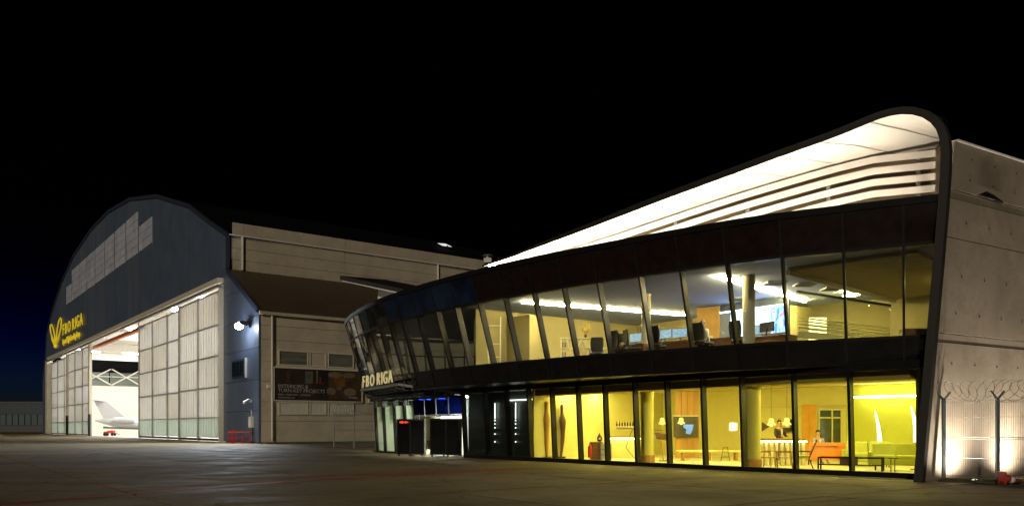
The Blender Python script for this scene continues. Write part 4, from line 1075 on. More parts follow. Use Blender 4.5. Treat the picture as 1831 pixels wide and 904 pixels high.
# ------------------------------------------------------------------ people
def skin_obj(name, verts, edges, radii, material, parent, sub=2, root=0):
    me = bpy.data.meshes.new(name); me.from_pydata(verts, edges, []); me.materials.append(material)
    o = bpy.data.objects.new(name, me); COL.objects.link(o); o.parent = parent; WPOS[o.name] = WPOS[parent.name]
    o.modifiers.new('skin', 'SKIN')
    for i, r_ in enumerate(radii):
        me.skin_vertices[0].data[i].radius = (r_, r_) if not isinstance(r_, tuple) else r_
        me.skin_vertices[0].data[i].use_root = (i == root)
    s = o.modifiers.new('smooth', 'SUBSURF'); s.levels = sub; s.render_levels = sub
    return o
M_skin = mat('skin', (.50, .29, .18), .5, var=.06, scale=20)
def person(label, loc, rz, seated=False, top=(.02, .02, .025), shirt=(.7, .7, .68), hair=(.02, .014, .01), long_hair=False, arms='desk', group=None):
    t = thing('person', label, 'person', (0, 0, 0), group)
    hip = .52 if seated else .94
    sh = hip + .50; nk = hip + .57; hd = hip + .72
    v = [(0, 0, hip), (0, -.01, hip + .22), (0, 0, sh - .06), (0, .0, nk), (0, -.015, nk + .08), (0, -.02, hd), (0, -.01, hd + .08)]
    e = [(i, i + 1) for i in range(6)]; r_ = [(.15, .11), (.13, .10), (.15, .10), .055, .055, (.082, .098), (.07, .085)]
    def add(p, rad, to): v.append(p); r_.append(rad); e.append((to, len(v) - 1)); return len(v) - 1
    arm_ids = {}
    for s in (-1, 1):
        a = add((s * .19, 0, sh - .02), .055, 2)
        if arms == 'desk': el, wr = (s * .25, -.06, sh - .29), (s * .15, -.30, sh - .30)
        elif arms == 'reach' and s == 1: el, wr = (s * .30, -.14, sh - .26), (s * .34, -.42, sh - .28)
        else: el, wr = (s * .25, .02, sh - .30), (s * .24, -.08, sh - .55)
        b = add(el, .042, a); c = add(wr, .03, b); arm_ids[s] = (a, b, c)
        d = (Vector(wr) - Vector(el)).normalized(); side = d.cross(Vector((0, 0, 1))).normalized() if abs(d.z) < .9 else Vector((0, -1, 0))
        pm = add(tuple(Vector(wr) + d * .07), .032, c)
        for k, ln in enumerate((.075, .09, .085, .065)):
            f = add(tuple(Vector(v[pm]) + d * ln * .5 + side * (.03 - .02 * k)), .009, pm); add(tuple(Vector(v[f]) + d * ln * .5 + Vector((0, 0, -.02))), .008, f)
        add(tuple(Vector(wr) + d * .06 + side * .055 * -s), .010, c)
        h = add((s * .10, 0, hip - .04), .09, 0)
        if seated: kn = add((s * .13, -.42, hip + .02), .065, h); an = add((s * .13, -.44, .10), .042, kn)
        else: kn = add((s * .11, -.01, .50), .062, h); an = add((s * .11, .01, .09), .042, kn)
        add((s * .12, v[an][1] - .15, .045), .035, an)
    skin_obj('body', v, e, r_, M_skin, t)
    tm = mat('jacket_%.3f_%.3f' % (top[0], top[2]), top, .8, var=.1)
    jv = [(0, 0, hip - .05), (0, -.01, hip + .22), (0, .005, sh - .07), (0, .01, sh + .0)]; je = [(0, 1), (1, 2), (2, 3)]; jr = [(.17, .13), (.155, .125), (.17, .12), (.09, .07)]
    for s in (-1, 1):
        a, b, c = arm_ids[s]
        for k, (i, rad) in enumerate(((a, .075), (b, .058), (c, .045))):
            jv.append(v[i]); jr.append(rad); je.append((2 if k == 0 else len(jv) - 2, len(jv) - 1))
    skin_obj('jacket', jv, je, jr, tm, t)
    MB().slab([(-.05, -.128, sh - .02), (.05, -.128, sh - .02), (.015, -.142, sh - .34), (-.015, -.142, sh - .34)], (0, -.012, 0)).build('shirt_front', mat('shirt_cloth', shirt, .8), t)
    pv = [(0, 0, hip)] ; pe, pr = [], [(.165, .13)]
    for s in (-1, 1):
        pts = [(s * .10, 0, hip - .05), (s * .13, -.42, hip + .02), (s * .13, -.44, .12)] if seated else [(s * .10, 0, hip - .05), (s * .11, -.01, .5), (s * .11, .01, .1)]
        for k, (p, rad) in enumerate(zip(pts, (.11, .085, .07))): pv.append(p); pr.append(rad); pe.append((0 if k == 0 else len(pv) - 2, len(pv) - 1))
    skin_obj('trousers', pv, pe, pr, mat('dark_trousers', (.02, .02, .025), .8), t)
    hm = mat('hair_%.3f' % hair[0], hair, .6, var=.3, scale=40)
    hb = MB().sphere((0, .012, hd + .055), .108, 14, 10, (.92, 1.08, 1.0))
    if long_hair: hb.sphere((0, .06, hd - .05), .10, 12, 8, (.95, .6, 1.3))
    # cut the face free: keep what lies behind or above the brow
    keep = [f for f in hb.f if all(not (hb.v[i].y < -.035 and hb.v[i].z < hd + .075) for i in f)]
    hb.f = keep; hb.build('hair', hm, t, smooth=True)
    fc = MB().slab([(-.012, -.108, hd + .0), (.012, -.108, hd), (.006, -.108, hd + .045), (-.006, -.108, hd + .045)], (0, -.022, 0)); fc.build('nose', M_skin, t, smooth=True)
    for s in (-1, 1):
        MB().sphere((s * .034, -.104, hd + .038), .011, 8, 6).build('eye', mat('eye_dark', (.02, .015, .012), .3), t, smooth=True)
        MB().sphere((s * .086, .0, hd + .02), .026, 8, 6, (.4, .8, 1.2)).build('ear', M_skin, t, smooth=True)
    MB().box((0, -.108, hd - .04), (.045, .012, .010)).build('mouth', mat('lips', (.36, .12, .10), .5), t)
    t.location = loc; t.rotation_euler = (0, 0, rz)
    return t

# ------------------------------------------------------------------ upper-floor furniture
FZ = 3.95
UF = math.atan2(-W.y, -W.x) + math.pi / 2          # yaw whose local -Y looks out through the facade
def office_chair(label, loc, rz):
    t = thing('office_chair', label, 'chair', (0, 0, 0), 'office chairs on the upper floor')
    MB().box((0, 0, .48), (.52, .52, .10)).build('seat', M_chair, t, bevel=.04)
    b = MB(); rows = []
    for i in range(7):
        z = .58 + .66 * i / 6; w = (.23, .26, .28, .29, .29, .28, .25)[i]
        rows.append([V(w * x, .25 + .05 * (i / 6) ** 2 - .05 * (1 - x * x), z) for x in (-1, -.6, 0, .6, 1)])
    b.sheet(rows, (0, .07, 0)); b.build('backrest', M_chair, t, smooth=False, bevel=.015)
    for s in (-1, 1): MB().tube([(s * .27, .18, .50), (s * .31, .12, .68), (s * .31, -.18, .70)], .022).build('armrest', M_galv, t)
    MB().tube([(0, 0, .43), (0, 0, .10)], .035).build('stem', M_dark, t)
    for k in range(5):
        a = k * 1.2566; MB().bar((0, 0, .11), (.30 * math.cos(a), .30 * math.sin(a), .07), .04, .03).build('base_arm', M_dark, t)
    t.location = loc; t.rotation_euler = (0, 0, rz); return t
M_scr = stripes('monitor_picture', [(.55, .75, .9), (.35, .6, .75), (.75, .9, .95)], (6, 6, 14), strength=.9)
M_scrdark = mat('monitor_back', (.014, .014, .016), .4)
def desk(label, loc, rz, w=1.8, screens=2, facing=1):
    t = thing('desk', label, 'desk', (0, 0, 0), 'desks on the upper floor')
    MB().box((0, 0, .74), (w, .8, .045)).build('top', M_desk, t, bevel=.008)
    for s in (-1, 1): MB().box((s * (w / 2 - .03), 0, .36), (.04, .74, .72)).build('side_panel', M_desk, t)
    MB().box((0, -.30, .45), (w - .1, .03, .5)).build('modesty_panel', M_desk, t)
    t.location = loc; t.rotation_euler = (0, 0, rz)
    return t
def monitor(label, loc, rz, w=.60, lit=True):
    t = thing('monitor', label, 'monitor', (0, 0, 0), 'desktop monitors on the upper floor')
    MB().box((0, .02, .34), (w, .035, .37)).build('casing', M_scrdark, t, bevel=.006)
    MB().box((0, -.002, .34), (w - .03, .008, .34)).build('screen', M_scr if lit else M_scrdark, t)
    MB().bar((0, .05, .0), (0, .05, .30), .05, .03).build('stand', M_scrdark, t); MB().box((0, .04, .008), (.24, .18, .016)).build('foot', M_scrdark, t)
    t.location = loc; t.rotation_euler = (0, 0, rz); return t
rows_d = [(1128, 34.2, 1.9), (1205, 32.8, 1.9), (1290, 31.6, 1.9), (1378, 30.8, 1.8)]
labs = ['brown desk with dark monitor back, left of the slim column upstairs', 'brown desk with two lit monitors right of the slim column upstairs', 'brown desk of the operator upstairs, under the video wall', 'brown desk with a black monitor right of the round column upstairs']
for (px, D, w_), lb in zip(rows_d, labs): desk(lb, gp(px, D, FZ + .33), UF + .12, w_)
ppl = MB()
zd = FZ + .33 + .765
mons = [(1137, 34.3, 0, True, 'small lit monitor between the chairs left of the slim column upstairs'), (1188, 33.0, .1, True, 'lit monitor just right of the slim column upstairs'), (1215, 32.6, .1, True, 'second lit monitor right of the slim column upstairs'), (1243, 31.9, .1, True, 'bright monitor left of the seated operator'), (1110, 34.5, 3.2, False, 'dark monitor back over the leftmost chairs upstairs'), (1372, 30.7, 3.0, False, 'black monitor seen from behind, right of the round column upstairs'), (1362, 31.4, .1, True, 'narrow lit monitor hard against the round column upstairs')]
for px, D, dr_, lit, lb in mons: monitor(lb, gp(px, D, zd), UF + dr_, .72, lit)
for k, (px, D, dr_, lb) in enumerate(((1066, 35.4, .7, 'tilted black office chair in front of the white zigzag shelf'), (1109, 33.4, 3.0, 'black office chair before the dark monitor back, left of the slim column'), (1132, 33.0, 2.6, 'black office chair just left of the slim column, turned'), (1176, 31.9, 3.3, 'black high-backed chair just right of the slim column'), (1257, 30.9, 3.15, 'black office chair with the operator sitting in it'), (1325, 30.3, 3.0, 'black office chair half behind the round column upstairs'))):
    c = office_chair(lb, gp(px, D, FZ + .36), UF + dr_)
    if k == 4: person('operator in a white shirt at the screens, seen from behind upstairs', gp(1257, 31.0, FZ + .34), UF + 3.15, True, top=(.62, .62, .60), hair=(.012, .010, .010), long_hair=True, arms='reach')
# raised floor the desks stand on
MB().slab([gp(1000, 33.6, FZ), gp(1395, 29.3, FZ), gp(1420, 36.5, FZ), gp(1040, 42, FZ)], (0, 0, .33)).build('raised_floor', M_floorD, term)
# video wall
vw = thing('video_wall', 'long bright video wall of flight tables on the upper floor', 'video wall', gp(1330, 36.2, FZ + .33))
pa_, pb_ = gp(1262, 37.4, 0), gp(1404, 34.2, 0); dv = (pb_ - pa_); LV = dv.length; dv.normalize(); nv = Vector((dv.y, -dv.x, 0))
if nv.y > 0: nv = -nv
Mv = Matrix((dv, -nv, V(0, 0, 1))).transposed()
zt0, zb0 = 6.72, 5.62
MB().box(pa_ + dv * LV / 2 + V(0, 0, 6.36) - nv * .1, (LV + .3, .1, 1.5), Mv).build('backing', M_dkwall, vw)
MB().box(pa_ + dv * LV / 2 + V(0, 0, 4.95) - nv * .1, (LV + .3, .1, 1.35), Mv).build('base_panel', M_desk, vw)
scr_c = [([(.40, .55, 1.0), (.12, .35, .60), (.6, .7, 1.1), (.25, .18, .6)], (9, 9, 1.2)), ([(.05, .05, .04), (.10, .09, .03)], (2, 2, 3)), ([(.50, .72, 1.1), (.36, .58, .95), (.55, .75, 1.1)], (.6, .6, 26)), ([(.50, .72, 1.1), (.36, .58, .95), (.55, .75, 1.1)], (.6, .6, 24)), ([(.50, .72, 1.1), (.40, .62, 1.0)], (.6, .6, 22)), ([(.05, .12, .55), (.15, .55, .65), (.25, .12, .6), (.6, .7, .9)], (10, 10, 1.6))]
for k, (cs, sc_) in enumerate(scr_c):
    a = LV * k / 6; MB().box(pa_ + dv * (a + LV / 12) + V(0, 0, (zt0 + zb0) / 2) + nv * .0, (LV / 6 - .015, .05, zt0 - zb0), Mv).build('screen', stripes('video_screen', cs, sc_, strength=4.5), vw)
MB().box(pa_ + dv * LV / 2 + V(0, 0, zt0 + .05) + nv * .02, (LV, .04, .06), Mv).build('light_bar', emit('cool_bar', (.75, .88, 1.0), 5), vw)
for k in (0, 1, 2): MB().box(pa_ + dv * (.55 + 1.0 * k) + V(0, 0, 5.3) + nv * .08, (.95, .05, .5), Mv).build('screen', stripes('small_screen', [(.5, .75, .82), (.7, .9, .93)], (.6, .6, 30), strength=1.0), vw)
ow = wall(gp(1246, 37.6, 0), FD * -1, 1.2, FZ, 7.1, .1, 'amber_wall', mat('amber_plaster', (.62, .36, .08), .7))
# white zigzag shelf
sh = thing('zigzag_shelf', 'white open shelf with slanted dividers upstairs', 'shelf', gp(1045, 37.4, FZ))
sa, sb2 = gp(1003, 37.6, FZ), gp(1092, 37.4, FZ); ds = (sb2 - sa); LS = ds.length; ds.normalize(); ns = V(ds.y, -ds.x, 0)
Ms = Matrix((ds, -ns, V(0, 0, 1))).transposed(); M_shelf = mat('white_laminate', (.74, .70, .55), .45)
for z in (.85, 1.30, 1.75): MB().box(sa + ds * LS / 2 + V(0, 0, z), (LS, .32, .04), Ms).build('board', M_shelf, sh)
MB().box(sa + V(0, 0, .9), (.05, .34, 1.76), Ms).build('end_panel', M_shelf, sh); MB().box(sa + ds * LS + V(0, 0, .9), (.05, .34, 1.76), Ms).build('end_panel', M_shelf, sh)
for a, b in ((.25, .55), (.95, .55), (.95, 1.3), (1.7, 1.3), (1.7, 2.1)): MB().bar(sa + ds * a + V(0, 0, 1.75), sa + ds * b + V(0, 0, .85), .32, .04).build('slanted_divider', M_shelf, sh)
for k in range(9):
    x = .08 + .03 * (k % 3) + (.6 if k > 5 else 0) ; bk = MB().box(sa + ds * (x + .04 * (k % 3)) + V(0, 0, (.87, 1.32)[k % 2] + .13), (.03, .22, .24), Ms).build('book', mat('book_cloth_%d' % (k % 3), ((.05, .03, .03), (.12, .10, .08), (.03, .04, .06))[k % 3], .7), None)
    tag(bk, 'dark book standing in the white zigzag shelf', 'book', 'books in the zigzag shelf')
fl = thing('dried_flower_pot', 'small gold dried flowers in a pot on the zigzag shelf', 'plant', sa + ds * 1.15 + V(0, 0, 1.77))
MB().lathe(sa + ds * 1.15 + V(0, 0, 1.77), [(.05, 0), (.08, .12), (.06, .16)], 12).build('pot', M_walnut, fl)
M_gold = mat('gold_petal', (.62, .45, .08), .5); fb_ = MB(); st_ = MB(); rr = random.Random(4)
for k in range(22):
    p = sa + ds * 1.15 + V(0, 0, 1.93); e = p + V(rr.uniform(-.22, .22), rr.uniform(-.15, .15), rr.uniform(.12, .5)); st_.tube([p, e], .006, 4); fb_.sphere(e, .035, 6, 4)
st_.build('stems', M_gold, fl); fb_.build('blossoms', M_gold, fl)
# slim white ladder frame near the left panes
ld = thing('ladder_frame', 'slim white ladder-like frame behind a pane at the left upstairs', 'frame', gp(888, 37.6, FZ))
for px in (876, 894): MB().tube([gp(px, 37.6, FZ), gp(px + (1 if px > 880 else -9), 37.6, FZ + 2.75)], .03).build('upright', M_white, ld)
for z in (.9, 1.5, 2.35): MB().tube([gp(872, 37.6, FZ + z), gp(895, 37.6, FZ + z)], .022).build('rung', M_white, ld)
# glazed office partition with frosted stripes and pull handles
gpn = bpy.data.objects.new('glass_partition', None); COL.objects.link(gpn); gpn.parent = term; WPOS['glass_partition'] = WPOS[term.name]
p0 = gp(1425, 30.1, 0); dp = (gp(1592, 33.6, 0) - p0); LP = dp.length; dp.normalize(); npn = V(dp.y, -dp.x, 0); Mp = Matrix((dp, -npn, V(0, 0, 1))).transposed()
for k in range(4): MB().box(p0 + dp * (LP * (k + .5) / 4) + V(0, 0, FZ + 1.35), (LP / 4 - .02, .02, 2.6), Mp).build('glass_sheet', M_gg, gpn)
for z, h_ in ((1.72, .05), (1.6, .05), (1.48, .07), (1.34, .09), (1.1, .26), (.78, .26)):
    MB().box(p0 + dp * LP / 2 + V(0, 0, FZ + z) + npn * .02, (LP - .1, .006, h_), Mp).build('frosted_stripe', translucent('frosted_stripe_film', (.80, .78, .55), .6), gpn)
MB().box(p0 + dp * LP / 2 + V(0, 0, FZ + 2.68), (LP, .07, .09), Mp).build('top_rail', M_black, gpn)
for a in (.55, .62): MB().tube([p0 + dp * LP * a + V(0, 0, FZ + .6) + npn * .06, p0 + dp * LP * a + V(0, 0, FZ + 1.55) + npn * .06], .018).build('pull_handle', M_galv, gpn)
wall(gp(1412, 36.2, 0), dp, 4.6, FZ, 7.05, .1, 'office_back_wall', mat('office_wall', (.62, .54, .22), .7))
MB().box(gp(1462, 35.2, FZ + 1.3), (.75, .05, 2.2)).build('lit_doorway', emit('doorway_glow', (1, .9, .5), 2.5), term)
pc = thing('office_picture', 'dark framed picture on the wall of the glazed office upstairs', 'picture', gp(1560, 36.6, FZ + 1.7))
MB().box(gp(1560, 36.9, FZ + 1.9), (2.6, .06, .42)).build('frame', M_walnut, pc); MB().box(gp(1560, 36.86, FZ + 1.9), (2.4, .03, .30)).build('print', mat('print_dim', (.18, .15, .07), .5, var=.5, scale=1.5), pc)
sdb = thing('sideboard', 'low brown sideboard behind the last upper pane by the rim', 'sideboard', gp(1640, 26.2, FZ))
MB().box(gp(1640, 26.4, FZ + .42), (1.0, .4, .84)).build('carcass', M_desk, sdb, bevel=.01)
for q in (-.25, .25): MB().box(gp(1640, 26.4, FZ + .42) + V(q, -.21, 0), (.46, .02, .74)).build('door', M_desk, sdb)

# ------------------------------------------------------------------ ground-floor lounge
GZ = .1
def sculpture(label, px, D, top, bend, m):
    c = gp(px, D, GZ); h_ = top - GZ; t = thing('wooden_sculpture', label, 'sculpture', c)
    MB().box(c + V(0, 0, .04), (.42, .42, .08)).build('plinth', M_dark, t)
    pts, rad = [], []
    prof_ = [(.03, .05), (.06, .06), (.16, .075), (.30, .10), (.42, .11), (.5, .12), (.6, .15), (.68, .17), (.74, .15), (.80, .10), (.86, .08), (.92, .09), (.97, .09), (1.0, .05)]
    for f, r_ in prof_: pts.append(c + V(bend * math.sin(f * 3.0) * .5 + (.22 * bend * max(0, f - .86) * 6), 0, h_ * f)); rad.append(r_)
    MB().tube(pts, rad, 12).build('figure', m, t, smooth=True)
    return t
sculpture('tall slender dark wooden sculpture curving to the right at its top', 1003, 39.6, 2.72, .18, M_walnut)
sculpture('tall pale brown wooden sculpture beside the dark one, nearer the partition', 978, 39.2, 2.85, -.05, M_wood)
cab = thing('low_cabinet', 'low brown cabinet with grey front beside the red extinguisher', 'cabinet', gp(1071, 37.4, GZ))
MB().box(gp(1066, 37.4, GZ + .42), (.55, .5, .82)).build('carcass', M_desk, cab, bevel=.01); MB().box(gp(1083, 37.2, GZ + .40), (.5, .5, .74)).build('drawer_unit', mat('grey_lacquer', (.35, .36, .36), .4), cab, bevel=.01)
for z in (.25, .5): MB().box(gp(1083, 36.94, GZ + z), (.44, .02, .02)).build('drawer_gap', M_dark, cab)
vs0 = thing('dark_vase', 'dark rounded bottle-shaped vase on the low cabinet', 'vase', gp(1072, 37.4, GZ + .84))
MB().lathe(gp(1072, 37.4, GZ + .84), [(.07, 0), (.11, .06), (.12, .14), (.09, .24), (.04, .30), (.03, .38)], 16).build('body', mat('dark_glaze', (.02, .03, .03), .15), vs0, smooth=True)
MB().box(gp(1072, 37.27, GZ + .98), (.09, .01, .09)).build('label', M_white, vs0)
ext = thing('fire_extinguisher', 'red fire extinguisher on a stand in the lounge', 'fire extinguisher', gp(1055, 37.0, GZ))
ce = gp(1055, 37.0, GZ); MB().lathe(ce, [(.02, .1), (.10, .14), (.10, .58), (.06, .66), (.03, .70)], 16).build('cylinder', M_redpaint, ext, smooth=True)
MB().tube([ce + V(0, 0, .7), ce + V(.1, 0, .72), ce + V(.13, -.03, .45)], .014).build('hose', M_black, ext); MB().bar(ce + V(-.06, 0, .74), ce + V(.09, 0, .77), .03, .03).build('handle', M_black, ext)
for s in (-1, 1): MB().tube([ce + V(.06 * s, 0, 0), ce + V(.06 * s, 0, .16)], .012).build('stand_leg', M_redpaint, ext)
# bar: shelf with bottles, counter
ba = thing('bar_counter', 'pale bar counter with a glowing shelf edge against the yellow wall', 'bar', gp(1118, 39.5, GZ))
MB().box(gp(1118, 39.6, GZ + .5), (1.5, .6, 1.0)).build('front', M_wallY, ba); MB().box(gp(1118, 39.5, GZ + 1.04), (1.7, .8, .06)).build('top', M_wood, ba, bevel=.01)
MB().box(gp(1118, 39.18, GZ + .95), (1.5, .05, .05)).build('edge_light', emit('counter_glow', (1, .95, .6), 12), ba)
bs = thing('bottle_shelf', 'thin white wall shelf carrying bottles above the bar', 'shelf', gp(1118, 39.9, 1.58)); MB().box(gp(1118, 40.0, 1.62), (1.0, .26, .04)).build('board', M_white, bs); MB().box(gp(1118, 40.1, 1.55), (.9, .04, .1)).build('bracket', M_white, bs)
M_bot = mat('bottle_glass', (.06, .035, .01), .1)
for k in range(7):
    b = MB().lathe(gp(1103 + 4.8 * k, 39.95, 1.645), [(.036, 0), (.038, .14), (.014, .2), (.014, .27 + .02 * (k % 2))], 10).build('bottle', M_bot, smooth=True)
    tag(b, 'dark bottle standing on the wall shelf above the bar', 'bottle', 'bottles on the shelf above the bar')
hx = thing('hexagon_frame', 'thin dark hexagonal wire frame standing in the lounge', 'frame stand', gp(1135, 36.4, GZ))
hp = [gp(px, 36.4, hz(y, 36.4)) for px, y in ((1119, 799), (1130, 768), (1192, 768), (1199, 785), (1192, 822), (1138, 822))]; hp[4].z = hp[5].z = GZ
for a, b in zip(hp, hp[1:] + hp[:1]): MB().tube([a, b], .014, 5).build('rod', M_dark, hx)
dl = thing('desk_lamp', 'dark wedge-shaped lamp on a slim leg near the round column', 'lamp', gp(1183, 36.0, GZ))
MB().slab([gp(1171, 36, hz(772, 36)), gp(1196, 36, hz(776, 36)), gp(1196, 36, hz(787, 36)), gp(1174, 36, hz(784, 36))], (0, .25, 0)).build('head', M_walnut, dl); MB().bar(gp(1182, 36, hz(788, 36)), gp(1186, 36, GZ), .04, .04).build('leg', M_wood, dl); MB().box(gp(1186, 36, GZ + .02), (.35, .3, .03)).build('base', M_dark, dl)
# television with a blue figure, wood panelling, pendants
tvp = thing('wood_media_wall', 'orange-brown wooden panel wall around the television', 'panel wall', gp(1226, 38.6, GZ))
for k in range(4): MB().box(gp(1213 + 10.5 * k, 38.8, 1.75), (.27, .08, 3.2)).build('board', M_wood, tvp)
tv = thing('television', 'dark television with a small blue picture in the lounge', 'television', gp(1226, 38.6, 1.1))
MB().box(gp(1226, 38.65, 1.62), (1.16, .06, .98)).build('screen', mat('tv_dark', (.06, .055, .05), .3, var=.4, scale=3), tv); MB().slab([gp(px, 38.6, hz(y, 38.6)) for px, y in ((1222, 758), (1240, 758), (1238, 768), (1234, 776), (1226, 774), (1227, 766), (1222, 764))], (0, -.02, 0)).build('blue_picture', emit('tv_blue', (.12, .25, .9), .8), tv)
MB().box(gp(1226, 38.6, 2.14), (1.2, .1, .04)).build('top_edge', M_white, tv)
def pendant(label, px, D, y, glow=3.0):
    c = gp(px, D, hz(y, D)); t = thing('pendant_lamp', label, 'pendant lamp', c, 'pendant lamps in the lounge')
    MB().lathe(c, [(.17, 0), (.17, .05), (.09, .13), (.11, .2), (.05, .28)], 14).build('shade', emit('amber_shade', (1.0, .70, .22), .8), t, smooth=True)
    MB().tube([c + V(0, 0, .28), V(c.x, c.y, 3.4)], .008, 4).build('cord', M_dark, t); MB().sphere(c + V(0, 0, .02), .06, 8, 6).build('bulb', emit('bulb_glow', (1, .85, .5), 3), t, smooth=True)
pendant('amber pendant lamp hanging before the television', 1218, 37.2, 757); pendant('amber pendant lamp just right of the left round column', 1184, 37.6, 757.5)
pendant('amber pendant lamp over the reception counter near the wedge picture', 1379, 32.6, 760); pendant('amber pendant lamp left of the dark reception screen', 1407, 32.8, 759)
wl = thing('wall_lamp', 'glowing square wall lamp on the plain wall mid lounge', 'wall lamp', gp(1311, 36.9, 1.5))
MB().box(gp(1311, 37.0, 1.62), (.36, .08, .36)).build('shade', emit('wall_lamp_glow', (1, .9, .62), 2.2), wl, bevel=.04); MB().box(gp(1311, 37.06, 1.62), (.2, .06, .2)).build('back_plate', M_wood, wl)
sdb2 = thing('long_low_bench', 'long pale low bench along the lounge wall', 'bench', gp(1270, 36.4, GZ))
MB().box(gp(1268, 36.6, GZ + .42), (2.9, .5, .09)).build('seat', M_wallY, sdb2, bevel=.02)
for q in (-1.2, 0, 1.2): MB().box(gp(1268, 36.6, GZ + .19) + V(q, 0, 0), (.08, .45, .37)).build('leg', M_wood, sdb2)
st = thing('step_stool', 'small dark wire stool by the plain lounge wall', 'stool', gp(1297, 35.8, GZ))
for s in (-1, 1): MB().tube([gp(1297, 35.8, GZ) + V(.2 * s, 0, 0), gp(1297, 35.8, GZ) + V(.09 * s, 0, .62)], .015).build('leg', M_walnut, st)
for z in (.2, .42, .62): MB().bar(gp(1297, 35.8, GZ + z) + V(-.17 + .15 * z, 0, 0), gp(1297, 35.8, GZ + z) + V(.17 - .15 * z, 0, 0), .2, .02).build('step', M_walnut, st)
# reception counter
rc = thing('reception_counter', 'reception counter with brown top and softly lit ribbed front', 'counter', gp(1395, 31.8, GZ))
ra, rb_ = gp(1356, 31.9, 0), gp(1441, 31.4, 0); MB().bar(ra + V(0, .1, 1.12), rb_ + V(0, .1, 1.12), .75, .08).build('top', M_walnut if False else mat('counter_top_wood', (.30, .12, .03), .4, var=.2), rc, bevel=.01)
for k in range(9): MB().bar(ra.lerp(rb_, (k + .5) / 9) + V(0, .05, .12), ra.lerp(rb_, (k + .5) / 9) + V(0, .05, 1.06), .185, .12).build('front_panel', mat('counter_panel', (.66, .60, .34), .5, var=.1), rc, bevel=.02)
MB().bar(ra + V(0, -.14, 1.05), rb_ + V(0, -.14, 1.05), .05, .04).build('edge_light', MATS['counter_glow'], rc)
person('receptionist in a dark jacket and white shirt behind the counter', gp(1394, 33.0, GZ), 0.35, False, top=(.035, .02, .015), long_hair=False, hair=(.04, .02, .01), arms='desk')
wp = thing('wedge_picture', 'brown triangular wall picture beside the receptionist', 'picture', gp(1370, 36.5, 1.3))
MB().slab([gp(1363, 36.5, hz(754, 36.5)), gp(1376, 36.5, hz(762, 36.5)), gp(1363, 36.5, hz(770, 36.5))], (0, .05, 0)).build('canvas', M_walnut, wp); MB().bar(gp(1363, 36.48, hz(754, 36.5)), gp(1363, 36.48, hz(770, 36.5)), .04, .04).build('frame', M_dark, wp)
rs = thing('reception_screen', 'dark screens and boxes on the shelf behind the counter', 'screen', gp(1408, 35, 1.2))
MB().box(gp(1408, 35, hz(769, 35)), (.75, .1, .25)).build('screen', M_scrdark, rs); MB().box(gp(1417, 35, hz(759, 35)), (.2, .1, .5)).build('cabinet', M_scrdark, rs); MB().box(gp(1405, 34.98, hz(773, 35)), (.9, .2, .03)).build('shelf', M_wood, rs)
# orange desk and the man behind it
od = thing('orange_desk', 'orange lacquered desk with a tall front panel in the lounge', 'desk', gp(1480, 32.2, GZ))
MB().slab([gp(1441, 32.2, .32), gp(1519, 31.6, .30), gp(1519, 31.6, .98), gp(1447, 32.2, .98)], (.05, .12, 0)).build('front_panel', M_orange, od)
MB().slab([gp(1447, 32.2, .985), gp(1519, 31.6, .985), gp(1519, 32.5, .985), gp(1449, 33.1, .985)], (0, 0, -.05)).build('top', M_orange, od)
MB().bar(gp(1450, 32.1, .86), gp(1498, 31.75, .86), .04, .02).build('groove', M_walnut, od)
for px, D in ((1446, 32.3), (1515, 31.8), (1450, 33.0), (1515, 32.4)): MB().tube([gp(px, D, GZ), gp(px, D, .34)], .025).build('leg', M_dark, od)
person('seated man behind the orange desk, only head and shoulders showing', gp(1463, 33.5, GZ), .2, True, top=(.32, .30, .42), hair=(.015, .01, .008), arms='desk')
ofw = thing('back_window', 'dark window with pale frame on the rear lounge wall', 'window', gp(1488, 35.9, .9))
MB().box(gp(1488, 36.0, 1.62), (1.12, .06, 1.5)).build('pane', mat('dim_green_glass', (.05, .06, .035), .12, var=.5, scale=2), ofw)
for z in (.86, 2.02, 2.38): MB().box(gp(1488, 35.94, z), (1.2, .08, .06)).build('frame', mat('pale_frame', (.6, .58, .35), .5), ofw)
for q in (-.58, .0, .58): MB().box(gp(1488, 35.94, 1.62) + V(q, 0, 0), (.05, .07, 1.5)).build('frame', MATS['pale_frame'], ofw)
wpn = thing('orange_wall_panel', 'orange veneered panel on the wall left of the back window', 'panel wall', gp(1447, 35.8, GZ))
for k in range(2): MB().box(gp(1440 + 13 * k, 36.0, 1.4), (.31, .06, 2.4)).build('board', mat('amber_veneer', (.62, .30, .03), .5, var=.1), wpn)
def stripchair(label, loc, rz, m=M_sofa):
    t = thing('slat_armchair', label, 'armchair', (0, 0, 0)); MB().box((0, 0, .42), (.6, .6, .1)).build('seat', m, t, bevel=.03)
    for k in range(5): MB().bar((-.28, .30 + .05 * k, .50 + .11 * k), (.28, .30 + .05 * k, .50 + .11 * k), .03, .075).build('back_slat', m, t)
    for s in (-1, 1):
        MB().tube([(s * .31, .27, .35), (s * .31, .55, 1.05)], .022).build('back_post', M_walnut, t); MB().tube([(s * .31, -.28, .0), (s * .31, -.22, .62), (s * .31, .35, .62)], .02).build('arm', M_walnut, t); MB().tube([(s * .31, .26, .4), (s * .31, .42, 0)], .02).build('leg', M_walnut, t)
    t.location = loc; t.rotation_euler = (0, 0, rz); return t
stripchair('green slatted armchair between the counter and the orange desk', gp(1432, 29.7, GZ), -1.9)
